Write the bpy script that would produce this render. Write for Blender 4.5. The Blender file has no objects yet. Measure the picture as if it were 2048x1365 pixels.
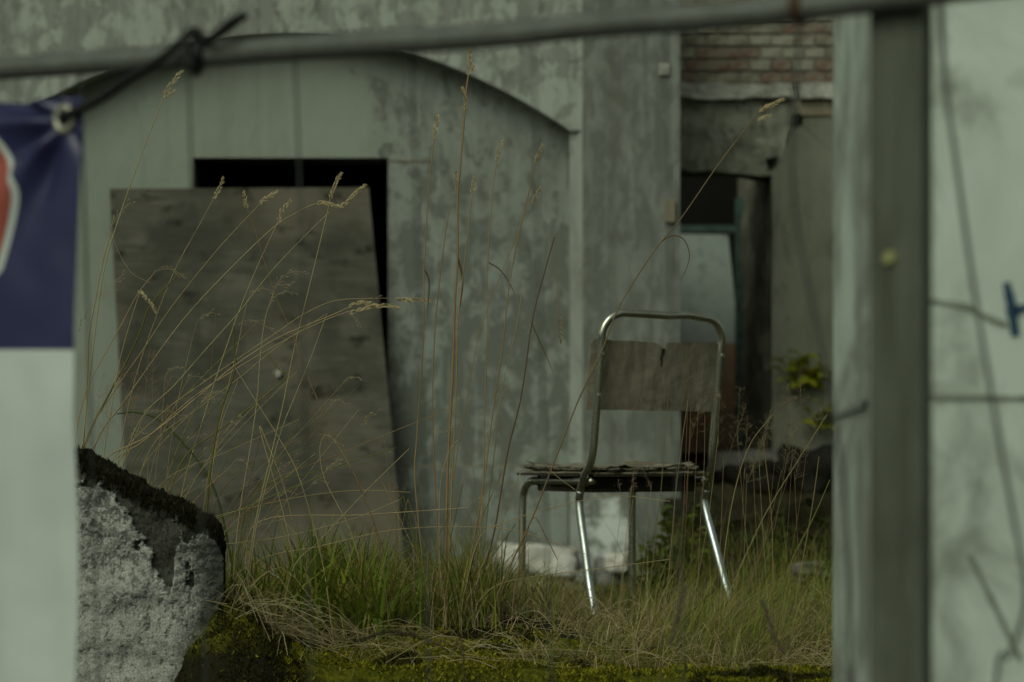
import bpy, bmesh, math, random
import numpy as np
from mathutils import Vector, Matrix, noise as mnoise

random.seed(7)
rng = np.random.default_rng(7)
sc = bpy.context.scene
col = sc.collection
R = math.radians

# ------------------------------------------------------------------ camera
F = 5689.0        # focal length in photo pixels (100 mm on 36 mm, 2048 px)
YH = 880.0        # horizon row
CZ = 0.49         # camera height above the terrace
cam_d = bpy.data.cameras.new('camera')
cam = bpy.data.objects.new('camera', cam_d)
col.objects.link(cam)
cam.location = (0, 0, CZ)
cam.rotation_euler = (R(90), 0, 0)
cam_d.lens = 100
cam_d.sensor_width = 36
cam_d.shift_y = (YH - 682.5) / 2048.0
cam_d.clip_start = 0.05
cam_d.clip_end = 2000
cam_d.dof.use_dof = True
cam_d.dof.focus_distance = 6.45
cam_d.dof.aperture_fstop = 4.6
sc.camera = cam

# ------------------------------------------------------------------ light
SUN_EL, SUN_AZ = 38, -152      # azimuth of the light's origin, from +Y clockwise
w = bpy.data.worlds.new('World')
sc.world = w
w.use_nodes = True
wn = w.node_tree.nodes
wl = w.node_tree.links
wn.clear()
sky = wn.new('ShaderNodeTexSky')
sky.sky_type = 'NISHITA'
sky.sun_disc = False
sky.sun_elevation = R(SUN_EL)
sky.sun_rotation = R(SUN_AZ)
sky.air_density = 1.0
sky.dust_density = 5.0
sky.ozone_density = 0.6
hs = wn.new('ShaderNodeHueSaturation')
hs.inputs['Saturation'].default_value = 0.25
tint = wn.new('ShaderNodeMix')
tint.data_type = 'RGBA'
tint.blend_type = 'MULTIPLY'
tint.inputs[0].default_value = 1.0
tint.inputs[7].default_value = (0.875, 1.0, 0.84, 1)
bg = wn.new('ShaderNodeBackground')
bg.inputs['Strength'].default_value = 0.09
wo = wn.new('ShaderNodeOutputWorld')
wl.new(sky.outputs[0], hs.inputs['Color'])
wl.new(hs.outputs[0], tint.inputs[6])
wl.new(tint.outputs[2], bg.inputs[0])
wl.new(bg.outputs[0], wo.inputs[0])

sun_d = bpy.data.lights.new('sun', 'SUN')
sun_d.energy = 1.3
sun_d.angle = R(40)
sun_d.color = (0.97, 1.0, 0.87)
sun = bpy.data.objects.new('sun', sun_d)
col.objects.link(sun)
d = Vector((math.sin(R(SUN_AZ)) * math.cos(R(SUN_EL)), math.cos(R(SUN_AZ)) * math.cos(R(SUN_EL)), math.sin(R(SUN_EL))))
sun.rotation_euler = d.to_track_quat('Z', 'Y').to_euler()

sc.view_settings.view_transform = 'Standard'
sc.view_settings.look = 'None'
sc.view_settings.gamma = 1.0
sc.view_settings.exposure = -0.92
sc.render.engine = 'CYCLES'
sc.cycles.use_denoising = True
sc.cycles.max_bounces = 5
sc.cycles.use_adaptive_sampling = False

# ------------------------------------------------------------------ helpers
def P(px, py, D):
    """where the photo's pixel lies at distance D from the camera"""
    return Vector(((px - 1024.0) * D / F, D, CZ - (py - YH) * D / F))

def PX(px, D):
    return (px - 1024.0) * D / F

def PZ(py, D):
    return CZ - (py - YH) * D / F

def tag(o, label=None, cat=None, group=None, kind=None):
    if label: o['label'] = label
    if cat: o['category'] = cat
    if group: o['group'] = group
    if kind: o['kind'] = kind
    return o

def empty(name, loc=(0, 0, 0)):
    o = bpy.data.objects.new(name, None)
    col.objects.link(o)
    o.location = loc
    o.empty_display_size = 0.1
    return o

class MB:
    def __init__(self):
        self.v, self.f, self.m, self.c = [], [], [], []
    def add(self, verts, faces, mi=0, c=None):
        b = len(self.v)
        self.v.extend([tuple(p) for p in verts])
        self.f.extend([tuple(i + b for i in f) for f in faces])
        self.m.extend([mi] * len(faces))
        if c is not None:
            self.c.extend([tuple(c)] * len(verts))
    def box(self, x0, x1, y0, y1, z0, z1, mi=0):
        v = [(x0, y0, z0), (x1, y0, z0), (x1, y1, z0), (x0, y1, z0), (x0, y0, z1), (x1, y0, z1), (x1, y1, z1), (x0, y1, z1)]
        self.add(v, [(3, 2, 1, 0), (4, 5, 6, 7), (0, 1, 5, 4), (1, 2, 6, 5), (2, 3, 7, 6), (3, 0, 4, 7)], mi)
    def quad(self, a, b, c_, d_, mi=0):
        self.add([a, b, c_, d_], [(0, 1, 2, 3)], mi)
    def build(self, name, mats, parent=None, smooth=False, bevel=0, local=True):
        me = bpy.data.meshes.new(name)
        v = self.v
        if parent is not None and local:
            # thing empties may sit anywhere: mesh data is given in world space
            pl = world_loc(parent)
            v = [(a - pl[0], b - pl[1], c_ - pl[2]) for a, b, c_ in v]
        me.from_pydata(v, [], self.f)
        if not isinstance(mats, (list, tuple)):
            mats = [mats]
        for mm in mats:
            me.materials.append(mm)
        if len(mats) > 1:
            me.polygons.foreach_set('material_index', self.m)
        if smooth:
            me.polygons.foreach_set('use_smooth', [True] * len(me.polygons))
        if self.c and len(self.c) == len(self.v):
            at = me.color_attributes.new('Col', 'FLOAT_COLOR', 'POINT')
            flat = np.ones((len(self.c), 4), dtype=np.float32)
            flat[:, :3] = np.array(self.c, dtype=np.float32)[:, :3]
            at.data.foreach_set('color', flat.ravel())
        me.update()
        o = bpy.data.objects.new(name, me)
        col.objects.link(o)
        if parent is not None:
            o.parent = parent
        if bevel:
            bm_ = o.modifiers.new('bevel', 'BEVEL')
            bm_.width = bevel
            bm_.segments = 2
            bm_.limit_method = 'ANGLE'
        return o

def world_loc(o):
    p = Vector((0, 0, 0))
    while o is not None:
        p = p + o.location
        o = o.parent
    return p

def catmull(pts, n=6):
    pts = [Vector(p) for p in pts]
    if len(pts) < 3:
        a, b = pts[0], pts[-1]
        return [a.lerp(b, i / n) for i in range(n + 1)]
    q = [2 * pts[0] - pts[1]] + pts + [2 * pts[-1] - pts[-2]]
    out = []
    for i in range(1, len(q) - 2):
        p0, p1, p2, p3 = q[i - 1], q[i], q[i + 1], q[i + 2]
        for k in range(n):
            t = k / n
            out.append(0.5 * ((2 * p1) + (p2 - p0) * t + (2 * p0 - 5 * p1 + 4 * p2 - p3) * t * t + (3 * p1 - p0 - 3 * p2 + p3) * t ** 3))
    out.append(pts[-1])
    return out

def tube(mb, pts, rad, sides=6, mi=0, c=None, cap=True, closed=False):
    n = len(pts)
    pts = [Vector(p) for p in pts]
    verts, faces = [], []
    up = None
    for i, p in enumerate(pts):
        if closed:
            t = (pts[(i + 1) % n] - pts[i - 1]).normalized()
        else:
            t = (pts[min(i + 1, n - 1)] - pts[max(i - 1, 0)])
            t = t.normalized() if t.length > 1e-9 else Vector((0, 0, 1))
        if up is None:
            up = Vector((0, 1, 0)) if abs(t.y) < 0.9 else Vector((1, 0, 0))
        a = (up - t * up.dot(t)).normalized()
        up = a
        b = t.cross(a)
        r = rad(i / max(1, n - 1)) if callable(rad) else rad
        for k in range(sides):
            an = 2 * math.pi * k / sides
            verts.append(p + a * (math.cos(an) * r) + b * (math.sin(an) * r))
    for i in range(n if closed else n - 1):
        j = (i + 1) % n
        for k in range(sides):
            k2 = (k + 1) % sides
            faces.append((i * sides + k, i * sides + k2, j * sides + k2, j * sides + k))
    if cap and not closed:
        faces.append(tuple(range(sides - 1, -1, -1)))
        faces.append(tuple((n - 1) * sides + k for k in range(sides)))
    mb.add(verts, faces, mi, c)

def fbm(x, y, z=0.0, o=4, s=1.0):
    return mnoise.fractal(Vector((x * s, y * s, z * s)), 1.0, 2.0, o)

def sstep(a, b, x):
    t = max(0.0, min(1.0, (x - a) / (b - a)))
    return t * t * (3 - 2 * t)

# ------------------------------------------------------------------ materials
class N:
    def __init__(self, name):
        self.mat = bpy.data.materials.new(name)
        self.mat.use_nodes = True
        self.t = self.mat.node_tree
        self.t.nodes.clear()
        self.out = self.t.nodes.new('ShaderNodeOutputMaterial')
        self.bs = self.t.nodes.new('ShaderNodeBsdfPrincipled')
        self.t.links.new(self.bs.outputs[0], self.out.inputs[0])
        self.co = self.t.nodes.new('ShaderNodeTexCoord')
    def link(self, a, b):
        self.t.links.new(a, b)
    def setin(self, sock, v):
        if isinstance(v, bpy.types.NodeSocket):
            self.link(v, sock)
        elif isinstance(v, (tuple, list)):
            sock.default_value = tuple(v) + (1,) if len(v) == 3 and sock.type == 'RGBA' else v
        else:
            sock.default_value = v
    def vec(self, scale=(1, 1, 1), loc=(0, 0, 0), rot=(0, 0, 0), src='Object'):
        m = self.t.nodes.new('ShaderNodeMapping')
        m.inputs['Scale'].default_value = scale
        m.inputs['Location'].default_value = loc
        m.inputs['Rotation'].default_value = rot
        self.link(self.co.outputs[src], m.inputs[0])
        return m.outputs[0]
    def noise(self, scale, detail=4, rough=0.55, vec=None, dist=0.0, colour=False):
        n = self.t.nodes.new('ShaderNodeTexNoise')
        n.inputs['Scale'].default_value = scale
        n.inputs['Detail'].default_value = detail
        n.inputs['Roughness'].default_value = rough
        n.inputs['Distortion'].default_value = dist
        self.link(vec if vec is not None else self.co.outputs['Object'], n.inputs['Vector'])
        return n.outputs[1 if colour else 0]
    def ramp(self, fac, stops):
        r = self.t.nodes.new('ShaderNodeValToRGB')
        e = r.color_ramp.elements
        while len(e) < len(stops):
            e.new(0.5)
        for i, (p, c) in enumerate(stops):
            e[i].position = p
            c = (c, c, c) if isinstance(c, (int, float)) else c
            e[i].color = tuple(c) + (1,)
        self.setin(r.inputs[0], fac)
        return r.outputs[0]
    def mix(self, fac, a, b, mode='MIX'):
        m = self.t.nodes.new('ShaderNodeMix')
        m.data_type = 'RGBA'
        m.blend_type = mode
        self.setin(m.inputs[0], fac)
        self.setin(m.inputs[6], a)
        self.setin(m.inputs[7], b)
        return m.outputs[2]
    def math(self, op, a, b=0.0, clamp=False):
        m = self.t.nodes.new('ShaderNodeMath')
        m.operation = op
        m.use_clamp = clamp
        self.setin(m.inputs[0], a)
        self.setin(m.inputs[1], b)
        return m.outputs[0]
    def bump(self, h, strength=0.5, dist=0.01):
        b = self.t.nodes.new('ShaderNodeBump')
        b.inputs['Strength'].default_value = strength
        b.inputs['Distance'].default_value = dist
        self.setin(b.inputs['Height'], h)
        self.link(b.outputs[0], self.bs.inputs['Normal'])
    def attr(self, name='Col'):
        a = self.t.nodes.new('ShaderNodeAttribute')
        a.attribute_name = name
        return a.outputs['Color']
    def fin(self, colour, rough=0.9, metal=0.0, spec=0.3):
        self.setin(self.bs.inputs['Base Color'], colour)
        self.setin(self.bs.inputs['Roughness'], rough)
        self.setin(self.bs.inputs['Metallic'], metal)
        self.bs.inputs['Specular IOR Level'].default_value = spec
        return self.mat

def plaster(name, light, mid, dark, patch=7.0, cover=0.5, soft=0.06, streak=0.35, seed=0.0, bump=0.4):
    m = N(name)
    v = m.vec(loc=(seed, seed * 0.7, seed * 1.3))
    va = m.vec(loc=(seed, seed * 0.7, seed * 1.3), scale=(1, 1, 0.6))
    big = m.noise(1.1, 3, 0.5, v)
    pt = m.noise(patch * 1.5, 9, 0.68, va, dist=0.35)
    pm = m.ramp(m.math('ADD', m.math('MULTIPLY', big, 0.35), m.math('MULTIPLY', pt, 0.8)), [(cover - soft * 0.6, 0), (cover + soft * 0.6, 1)])
    pt2 = m.noise(patch * 3.6, 8, 0.7, va, dist=0.6)
    pm2 = m.ramp(pt2, [(0.55, 0), (0.62, 1)])
    c = m.mix(pm, mid, light)
    zone = m.ramp(m.noise(1.7, 5, 0.6, m.vec(loc=(seed + 3, 1, seed), scale=(1, 1, 0.7)), dist=0.5), [(0.36, 0.15), (0.62, 1.0)])
    c = m.mix(m.math('MULTIPLY', m.math('MULTIPLY', pm2, zone), 0.7), c, dark)
    dmp = m.noise(2.6, 6, 0.65, m.vec(loc=(seed + 8, 1, seed), scale=(1, 1, 0.5)), dist=0.7)
    c = m.mix(m.ramp(dmp, [(0.52, 0), (0.70, 0.45)]), c, tuple(x * 1.25 for x in dark))
    sv = m.vec(scale=(16, 16, 0.9), loc=(seed, 0, 0))
    st = m.noise(1.0, 5, 0.6, sv)
    c = m.mix(m.math('MULTIPLY', m.ramp(st, [(0.5, 0), (0.75, 1)]), streak), c, dark)
    stl = m.noise(1.0, 4, 0.6, m.vec(scale=(24, 24, 1.3), loc=(3 + seed, 0, 0)))
    c = m.mix(m.math('MULTIPLY', m.ramp(stl, [(0.58, 0), (0.75, 1)]), streak * 0.7), c, light)
    fine = m.noise(70, 4, 0.7, v)
    c = m.mix(m.math('MULTIPLY', m.ramp(fine, [(0.6, 0), (0.75, 1)]), 0.35), c, dark)
    h = m.math('ADD', m.math('MULTIPLY', pm, 0.5), m.math('MULTIPLY', fine, 0.35))
    h = m.math('SUBTRACT', h, m.math('MULTIPLY', pm2, 0.4))
    m.bump(h, bump, 0.008)
    return m.fin(c, 0.93, 0, 0.2)

M = {}
M['wall'] = plaster('wall_plaster', (0.40, 0.43, 0.37), (0.255, 0.275, 0.235), (0.12, 0.128, 0.10), 6.0, 0.57, 0.05, 0.5, 0.0)
def niche_mat():
    # mottled old plaster; a smoother render coat with a ragged edge covers the lintel and the left side
    m = N('niche_plaster')
    v = m.vec(loc=(4, 2.8, 5.2))
    big = m.noise(1.1, 3, 0.5, v)
    va = m.vec(loc=(4, 2.8, 5.2), scale=(1, 1, 0.65))
    pt = m.noise(12, 9, 0.68, va, dist=0.35)
    pm = m.ramp(m.math('ADD', m.math('MULTIPLY', big, 0.35), m.math('MULTIPLY', pt, 0.8)), [(0.535, 0), (0.60, 1)])
    pm2 = m.ramp(m.noise(24, 8, 0.7, va, dist=0.6), [(0.54, 0), (0.61, 1)])
    c = m.mix(pm, (0.158, 0.172, 0.143), (0.275, 0.304, 0.264))
    zone = m.ramp(m.noise(1.9, 5, 0.6, m.vec(loc=(7, 1, 2), scale=(1, 1, 0.7)), dist=0.5), [(0.36, 0.1), (0.62, 1.0)])
    c = m.mix(m.math('MULTIPLY', m.math('MULTIPLY', pm2, zone), 0.75), c, (0.10, 0.104, 0.08))
    dmp = m.noise(2.8, 6, 0.65, m.vec(loc=(2, 1, 9), scale=(1, 1, 0.45)), dist=0.7)
    c = m.mix(m.ramp(dmp, [(0.50, 0), (0.68, 0.5)]), c, (0.125, 0.132, 0.105))
    st = m.noise(1.0, 5, 0.6, m.vec(scale=(14, 14, 0.8), loc=(2, 0, 0)))
    c = m.mix(m.math('MULTIPLY', m.ramp(st, [(0.5, 0), (0.72, 1)]), 0.45), c, (0.13, 0.135, 0.105))
    st2 = m.noise(1.0, 5, 0.6, m.vec(scale=(26, 26, 2.0), loc=(9, 0, 0)))
    c = m.mix(m.math('MULTIPLY', m.ramp(st2, [(0.56, 0), (0.7, 1)]), 0.4), c, (0.40, 0.44, 0.39))
    # render coat: everything left of a ragged line
    sx = m.t.nodes.new('ShaderNodeSeparateXYZ')
    m.link(m.vec(), sx.inputs[0])
    rg = m.noise(5.5, 6, 0.6, m.vec(loc=(1, 0, 3), scale=(1, 1, 0.7)), dist=0.6)
    k = m.math('ADD', m.math('MULTIPLY', m.math('SUBTRACT', PX(800, 13.4), sx.outputs[0]), 2.2), m.math('MULTIPLY', m.math('SUBTRACT', rg, 0.5), 2.6))
    up = m.math('MULTIPLY', m.math('SUBTRACT', PZ(322, 13.4) + 0.25, sx.outputs[2]), 8.0)
    k = m.math('SUBTRACT', k, m.math('MAXIMUM', m.math('MINIMUM', up, 1.1), 0.0))
    cm = m.ramp(k, [(0.06, 0), (0.12, 1)])
    cc = m.mix(m.ramp(m.noise(2.2, 4, 0.5, v), [(0.35, 0), (0.65, 1)]), (0.27, 0.30, 0.248), (0.30, 0.335, 0.28))
    cc = m.mix(m.math('MULTIPLY', m.ramp(st, [(0.48, 0), (0.75, 1)]), 0.35), cc, (0.18, 0.187, 0.15))
    c = m.mix(cm, c, cc)
    m.bump(m.math('ADD', m.math('MULTIPLY', pm, 0.4), m.math('MULTIPLY', cm, 1.2)), 0.4, 0.008)
    return m.fin(c, 0.93, 0, 0.2)
M['niche'] = niche_mat()
M['coat'] = plaster('smooth_render', (0.34, 0.365, 0.315), (0.30, 0.325, 0.28), (0.20, 0.21, 0.18), 2.2, 0.52, 0.2, 0.12, 9.0, 0.12)
M['jamb'] = plaster('jamb_plaster', (0.35, 0.375, 0.33), (0.27, 0.29, 0.25), (0.14, 0.14, 0.11), 6, 0.45, 0.1, 0.3, 2.0)
M['rear'] = plaster('rear_plaster', (0.32, 0.33, 0.255), (0.235, 0.24, 0.178), (0.06, 0.06, 0.04), 7.0, 0.56, 0.07, 0.3, 6.0, 0.7)
M['rear_smooth'] = plaster('rear_smooth_plaster', (0.25, 0.255, 0.192), (0.20, 0.205, 0.153), (0.11, 0.11, 0.08), 3.0, 0.55, 0.15, 0.3, 8.0)
M['reveal'] = plaster('damp_reveal', (0.30, 0.285, 0.21), (0.18, 0.17, 0.12), (0.05, 0.05, 0.033), 9.0, 0.55, 0.08, 0.3, 5.0, 0.8)
M['ledge'] = plaster('ledge_stone', (0.50, 0.50, 0.43), (0.34, 0.34, 0.275), (0.12, 0.12, 0.09), 12, 0.55, 0.1, 0.1, 3.0)
def pier_mat():
    m = N('pier_whitewash')
    v = m.vec()
    a = m.noise(3.5, 5, 0.6, m.vec(scale=(1, 0.35, 1)), dist=0.5)
    c = m.mix(m.ramp(a, [(0.38, 0), (0.6, 1)]), (0.56, 0.62, 0.53), (0.74, 0.82, 0.71))
    b = m.noise(6, 6, 0.65, m.vec(scale=(1.1, 0.35, 0.8), loc=(4, 0, 2)), dist=0.8)
    # grime gathers on the arris and down the left of the face
    sx = m.t.nodes.new('ShaderNodeSeparateXYZ'); m.link(v, sx.inputs[0])
    mr = m.t.nodes.new('ShaderNodeMapRange'); m.link(sx.outputs[0], mr.inputs[0])
    mr.inputs[1].default_value = -0.36; mr.inputs[2].default_value = -0.26; mr.inputs[3].default_value = 0.16; mr.inputs[4].default_value = 0.0
    k = m.math('ADD', b, mr.outputs[0])
    c = m.mix(m.ramp(k, [(0.54, 0), (0.72, 0.8)]), c, (0.26, 0.28, 0.22))
    m.bump(b, 0.3, 0.006)
    return m.fin(c, 0.9, 0, 0.2)
M['pier'] = pier_mat()
M['block'] = plaster('pale_block', (0.74, 0.72, 0.63), (0.62, 0.60, 0.52), (0.25, 0.23, 0.19), 9, 0.45, 0.1, 0.2, 1.0)
M['rubble'] = plaster('rubble_stone', (0.22, 0.215, 0.19), (0.14, 0.135, 0.11), (0.05, 0.05, 0.035), 10, 0.52, 0.1, 0.1, 7.0)
M['shaded_stone'] = plaster('shaded_stone', (0.022, 0.021, 0.014), (0.011, 0.011, 0.007), (0.005, 0.005, 0.003), 9, 0.55, 0.1, 0.2, 2.5)  # dark stone, with the shade below the threshold put into its colour

def efflorescence():
    # pilaster plaster with a white lime bloom low down, over the stone base
    m = N('pilaster_plaster')
    v = m.vec()
    big = m.noise(1.0, 3, 0.5, v)
    pt = m.noise(11, 9, 0.68, m.vec(scale=(1, 1, 0.5)), dist=0.35)
    c = m.mix(m.ramp(pt, [(0.46, 0), (0.56, 1)]), (0.155, 0.17, 0.143), (0.23, 0.252, 0.217))
    st = m.noise(1.0, 5, 0.6, m.vec(scale=(18, 18, 0.7)))
    c = m.mix(m.math('MULTIPLY', m.ramp(st, [(0.47, 0), (0.68, 1)]), 0.6), c, (0.125, 0.13, 0.10))
    st2 = m.noise(1.0, 5, 0.6, m.vec(scale=(26, 26, 1.1), loc=(5, 0, 0)))
    c = m.mix(m.math('MULTIPLY', m.ramp(st2, [(0.55, 0), (0.7, 1)]), 0.5), c, (0.31, 0.335, 0.297))
    pm2 = m.ramp(m.noise(26, 8, 0.7, v, dist=0.5), [(0.56, 0), (0.63, 1)])
    c = m.mix(m.math('MULTIPLY', pm2, 0.4), c, (0.13, 0.13, 0.105))
    # bloom
    cx, cz = PX(1218, 13.2), PZ(1065, 13.2) + 0.25
    g = m.t.nodes.new('ShaderNodeVectorMath'); g.operation = 'DISTANCE'
    mp = m.vec(scale=(1, 0, 0.72))
    m.link(mp, g.inputs[0]); g.inputs[1].default_value = (cx, 0, cz * 0.72)
    dd = m.math('ADD', g.outputs['Value'], m.math('MULTIPLY', m.math('SUBTRACT', m.noise(14, 6, 0.65, v), 0.5), 0.42))
    c = m.mix(m.ramp(dd, [(0.05, 0.95), (0.13, 0)]), c, (0.70, 0.74, 0.68))
    m.bump(m.math('ADD', pt, m.math('MULTIPLY', m.noise(70, 4, 0.7, v), 0.4)), 0.35, 0.008)
    return m.fin(c, 0.93, 0, 0.2)
M['pilaster'] = efflorescence()

def ground_mat():
    m = N('earth')
    a = m.noise(9, 6, 0.65)
    c = m.ramp(a, [(0.3, (0.016, 0.014, 0.007)), (0.55, (0.04, 0.036, 0.018)), (0.75, (0.07, 0.06, 0.03))])
    # moss film on the trodden front of the terrace
    sx = m.t.nodes.new('ShaderNodeSeparateXYZ'); m.link(m.co.outputs['Object'], sx.inputs[0])
    mr = m.t.nodes.new('ShaderNodeMapRange'); m.link(sx.outputs[1], mr.inputs[0])
    mr.inputs[1].default_value = 6.3; mr.inputs[2].default_value = 6.7; mr.inputs[3].default_value = 0.28; mr.inputs[4].default_value = -0.2
    k = m.math('ADD', m.noise(6, 5, 0.6, m.vec(loc=(3, 3, 0))), mr.outputs[0])
    up = m.t.nodes.new('ShaderNodeSeparateXYZ'); g = m.t.nodes.new('ShaderNodeNewGeometry'); m.link(g.outputs['Normal'], up.inputs[0])
    k = m.math('MULTIPLY', m.ramp(k, [(0.5, 0), (0.62, 1)]), m.ramp(up.outputs[2], [(0.35, 0), (0.7, 1)]))
    mc = m.mix(m.ramp(m.noise(60, 4, 0.7), [(0.35, 0), (0.65, 1)]), (0.07, 0.075, 0.008), (0.24, 0.235, 0.018))
    c = m.mix(k, c, mc)
    m.bump(m.noise(70, 6, 0.7), 0.9, 0.02)
    return m.fin(c, 0.95, 0, 0.1)
M['earth'] = ground_mat()

def asphalt():
    m = N('pavement_asphalt')
    c = m.ramp(m.noise(120, 4, 0.7), [(0.3, 0.03), (0.7, 0.075)])
    m.bump(m.noise(160, 3, 0.6), 0.5, 0.004)
    return m.fin(c, 0.9)
M['asphalt'] = asphalt()

def veg(name, trans=0.3, rough=0.6):
    m = N(name)
    c = m.attr()
    c = m.mix(0.35, c, m.mix(m.noise(30, 3, 0.6), (0.4, 0.4, 0.4), (1.4, 1.4, 1.4)), 'MULTIPLY')
    m.fin(c, rough, 0, 0.25)
    tr = m.t.nodes.new('ShaderNodeBsdfTranslucent')
    m.link(c, tr.inputs[0])
    ms = m.t.nodes.new('ShaderNodeMixShader')
    ms.inputs[0].default_value = trans
    m.link(m.bs.outputs[0], ms.inputs[1])
    m.link(tr.outputs[0], ms.inputs[2])
    m.link(ms.outputs[0], m.out.inputs[0])
    return m.mat
M['veg'] = veg('grass_blade', 0.3)
M['straw'] = veg('straw', 0.15, 0.7)
M['moss'] = veg('moss_tuft', 0.25, 0.9)

def chrome(name, a, b, k0, k1, r0, r1, metal=0.95):
    m = N(name)
    n = m.noise(6, 4, 0.6)
    n2 = m.noise(40, 5, 0.7)
    k = m.ramp(m.math('ADD', m.math('MULTIPLY', n, 0.75), m.math('MULTIPLY', n2, 0.25)), [(k0, 0), (k1, 1)])
    c = m.mix(k, a, b)
    c = m.mix(m.ramp(n2, [(0.66, 0), (0.74, 0.7)]), c, (0.09, 0.07, 0.035))
    return m.fin(c, m.ramp(k, [(0, r0), (1, r1)]), metal, 0.5)
M['chrome'] = chrome('bright_steel_tube', (0.70, 0.76, 0.75), (0.46, 0.49, 0.43), 0.42, 0.58, 0.28, 0.42)
M['tarnish'] = chrome('tarnished_steel_tube', (0.74, 0.76, 0.66), (0.46, 0.43, 0.28), 0.42, 0.62, 0.22, 0.36)

def ply(name, a, b, c_, sc_=(3, 3, 40), spots=True):
    m = N(name)
    g = m.noise(1.0, 6, 0.65, m.vec(scale=sc_), dist=0.5)
    c = m.ramp(g, [(0.3, a), (0.52, b), (0.75, c_)])
    if spots:
        s = m.noise(11, 5, 0.7)
        c = m.mix(m.ramp(s, [(0.57, 0), (0.7, 0.75)]), c, tuple(x * 0.3 for x in a))
    m.bump(g, 0.4, 0.003)
    return m.fin(c, 0.85, 0, 0.2)
M['backrest'] = ply('weathered_backrest_ply', (0.13, 0.113, 0.078), (0.215, 0.195, 0.14), (0.32, 0.29, 0.215), (34, 34, 7))
M['seat_ply'] = ply('weathered_seat_ply', (0.09, 0.075, 0.05), (0.24, 0.21, 0.15), (0.42, 0.38, 0.29), (6, 30, 60), False)
M['seat_dark'] = ply('rotten_seat_core', (0.018, 0.015, 0.009), (0.035, 0.03, 0.018), (0.06, 0.05, 0.03), (10, 10, 40), False)

def board_mat():
    m = N('weathered_plywood')
    g = m.noise(1.0, 7, 0.65, m.vec(scale=(3.5, 3.5, 26)), dist=1.2)
    c = m.ramp(g, [(0.3, (0.07, 0.068, 0.052)), (0.52, (0.11, 0.106, 0.082)), (0.75, (0.15, 0.143, 0.112))])
    big = m.noise(2.6, 6, 0.65, m.vec(loc=(2.3, 0, 1.1), scale=(1, 1, 1.5)), dist=0.4)
    c = m.mix(m.ramp(big, [(0.40, 0.75), (0.56, 0)]), c, (0.052, 0.05, 0.037))
    br = m.noise(1.3, 3, 0.5, m.vec(loc=(7, 0, 4)))
    c = m.mix(m.ramp(br, [(0.5, 0), (0.65, 0.5)]), c, (0.21, 0.18, 0.13))
    sp = m.noise(6.5, 5, 0.6, m.vec(scale=(1, 1, 1.4), loc=(1, 0, 5)))
    c = m.mix(m.ramp(sp, [(0.59, 0), (0.68, 0.85)]), c, (0.024, 0.022, 0.016))
    m.bump(g, 0.3, 0.003)
    return m.fin(c, 0.9, 0, 0.15)
M['board'] = board_mat()

def flat(name, c, rough=0.6, metal=0.0, var=0.15, sc_=20, spec=0.4):
    m = N(name)
    n = m.noise(sc_, 5, 0.6)
    cc = m.mix(m.ramp(n, [(0.35, 0), (0.7, 1)]), tuple(x * (1 - var) for x in c), tuple(min(1, x * (1 + var)) for x in c))
    m.bump(n, 0.1, 0.002)
    return m.fin(cc, rough, metal, spec)
def galv(name, lo, hi, rust=0.0):
    m = N(name)
    n = m.noise(26, 5, 0.65)
    c = m.mix(m.ramp(n, [(0.35, 0), (0.7, 1)]), lo, hi)
    r = m.noise(9, 6, 0.7, m.vec(loc=(3, 1, 8)))
    c = m.mix(m.ramp(r, [(0.66, 0), (0.74, 0.8)]), c, (0.13, 0.055, 0.02))
    m.bump(n, 0.15, 0.002)
    return m.fin(c, m.ramp(n, [(0.3, 0.45), (0.7, 0.65)]), 0.35, 0.4)
M['galv'] = galv('galvanised_tube', (0.115, 0.125, 0.105), (0.18, 0.195, 0.165))
def post_mat():
    m = N('galvanised_post')
    n = m.noise(1.0, 6, 0.65, m.vec(scale=(40, 40, 5)), dist=0.4)
    b = m.noise(9, 5, 0.6)
    c = m.mix(m.ramp(n, [(0.35, 0), (0.68, 1)]), (0.07, 0.08, 0.056), (0.13, 0.143, 0.108))
    c = m.mix(m.ramp(b, [(0.52, 0), (0.68, 0.6)]), c, (0.05, 0.055, 0.036))
    return m.fin(c, 0.7, 0.2, 0.3)
M['post'] = post_mat()
M['wire'] = galv('galvanised_wire', (0.05, 0.054, 0.045), (0.085, 0.09, 0.075))
M['rust'] = flat('rust', (0.055, 0.028, 0.013), 0.85, 0, 0.4, 80)
M['cord'] = flat('black_rubber_cord', (0.009, 0.009, 0.008), 0.6, 0, 0.3, 60, 0.3)
M['banner_blue'] = flat('navy_vinyl', (0.028, 0.031, 0.092), 0.36, 0, 0.08, 4, 0.55)
M['banner_white'] = flat('white_vinyl', (0.58, 0.63, 0.58), 0.42, 0, 0.07, 5, 0.4)
M['banner_red'] = flat('red_vinyl', (0.36, 0.09, 0.065), 0.42, 0, 0.08, 6, 0.4)
M['eyelet'] = flat('dull_brass_eyelet', (0.45, 0.45, 0.34), 0.35, 0.6, 0.1, 90)
M['bolt'] = flat('brass_bolt', (0.36, 0.36, 0.14), 0.5, 0.2, 0.1, 90)
M['blue_paint'] = flat('blue_spray_paint', (0.03, 0.075, 0.13), 0.7, 0, 0.3, 25)
M['grey_line'] = flat('hairline_crack', (0.31, 0.335, 0.275), 0.9, 0, 0.3, 25, 0.1)
M['mortar'] = flat('lime_mortar', (0.20, 0.19, 0.15), 0.95, 0, 0.35, 25, 0.1)
def brick_mat(name, c, c2, k):
    m = N(name)
    n = m.noise(13, 6, 0.7)
    cc = m.mix(m.ramp(n, [(k - 0.06, 0), (k + 0.06, 1)]), c, c2)
    m.bump(n, 0.5, 0.005)
    return m.fin(cc, 0.92, 0, 0.15)
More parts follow.
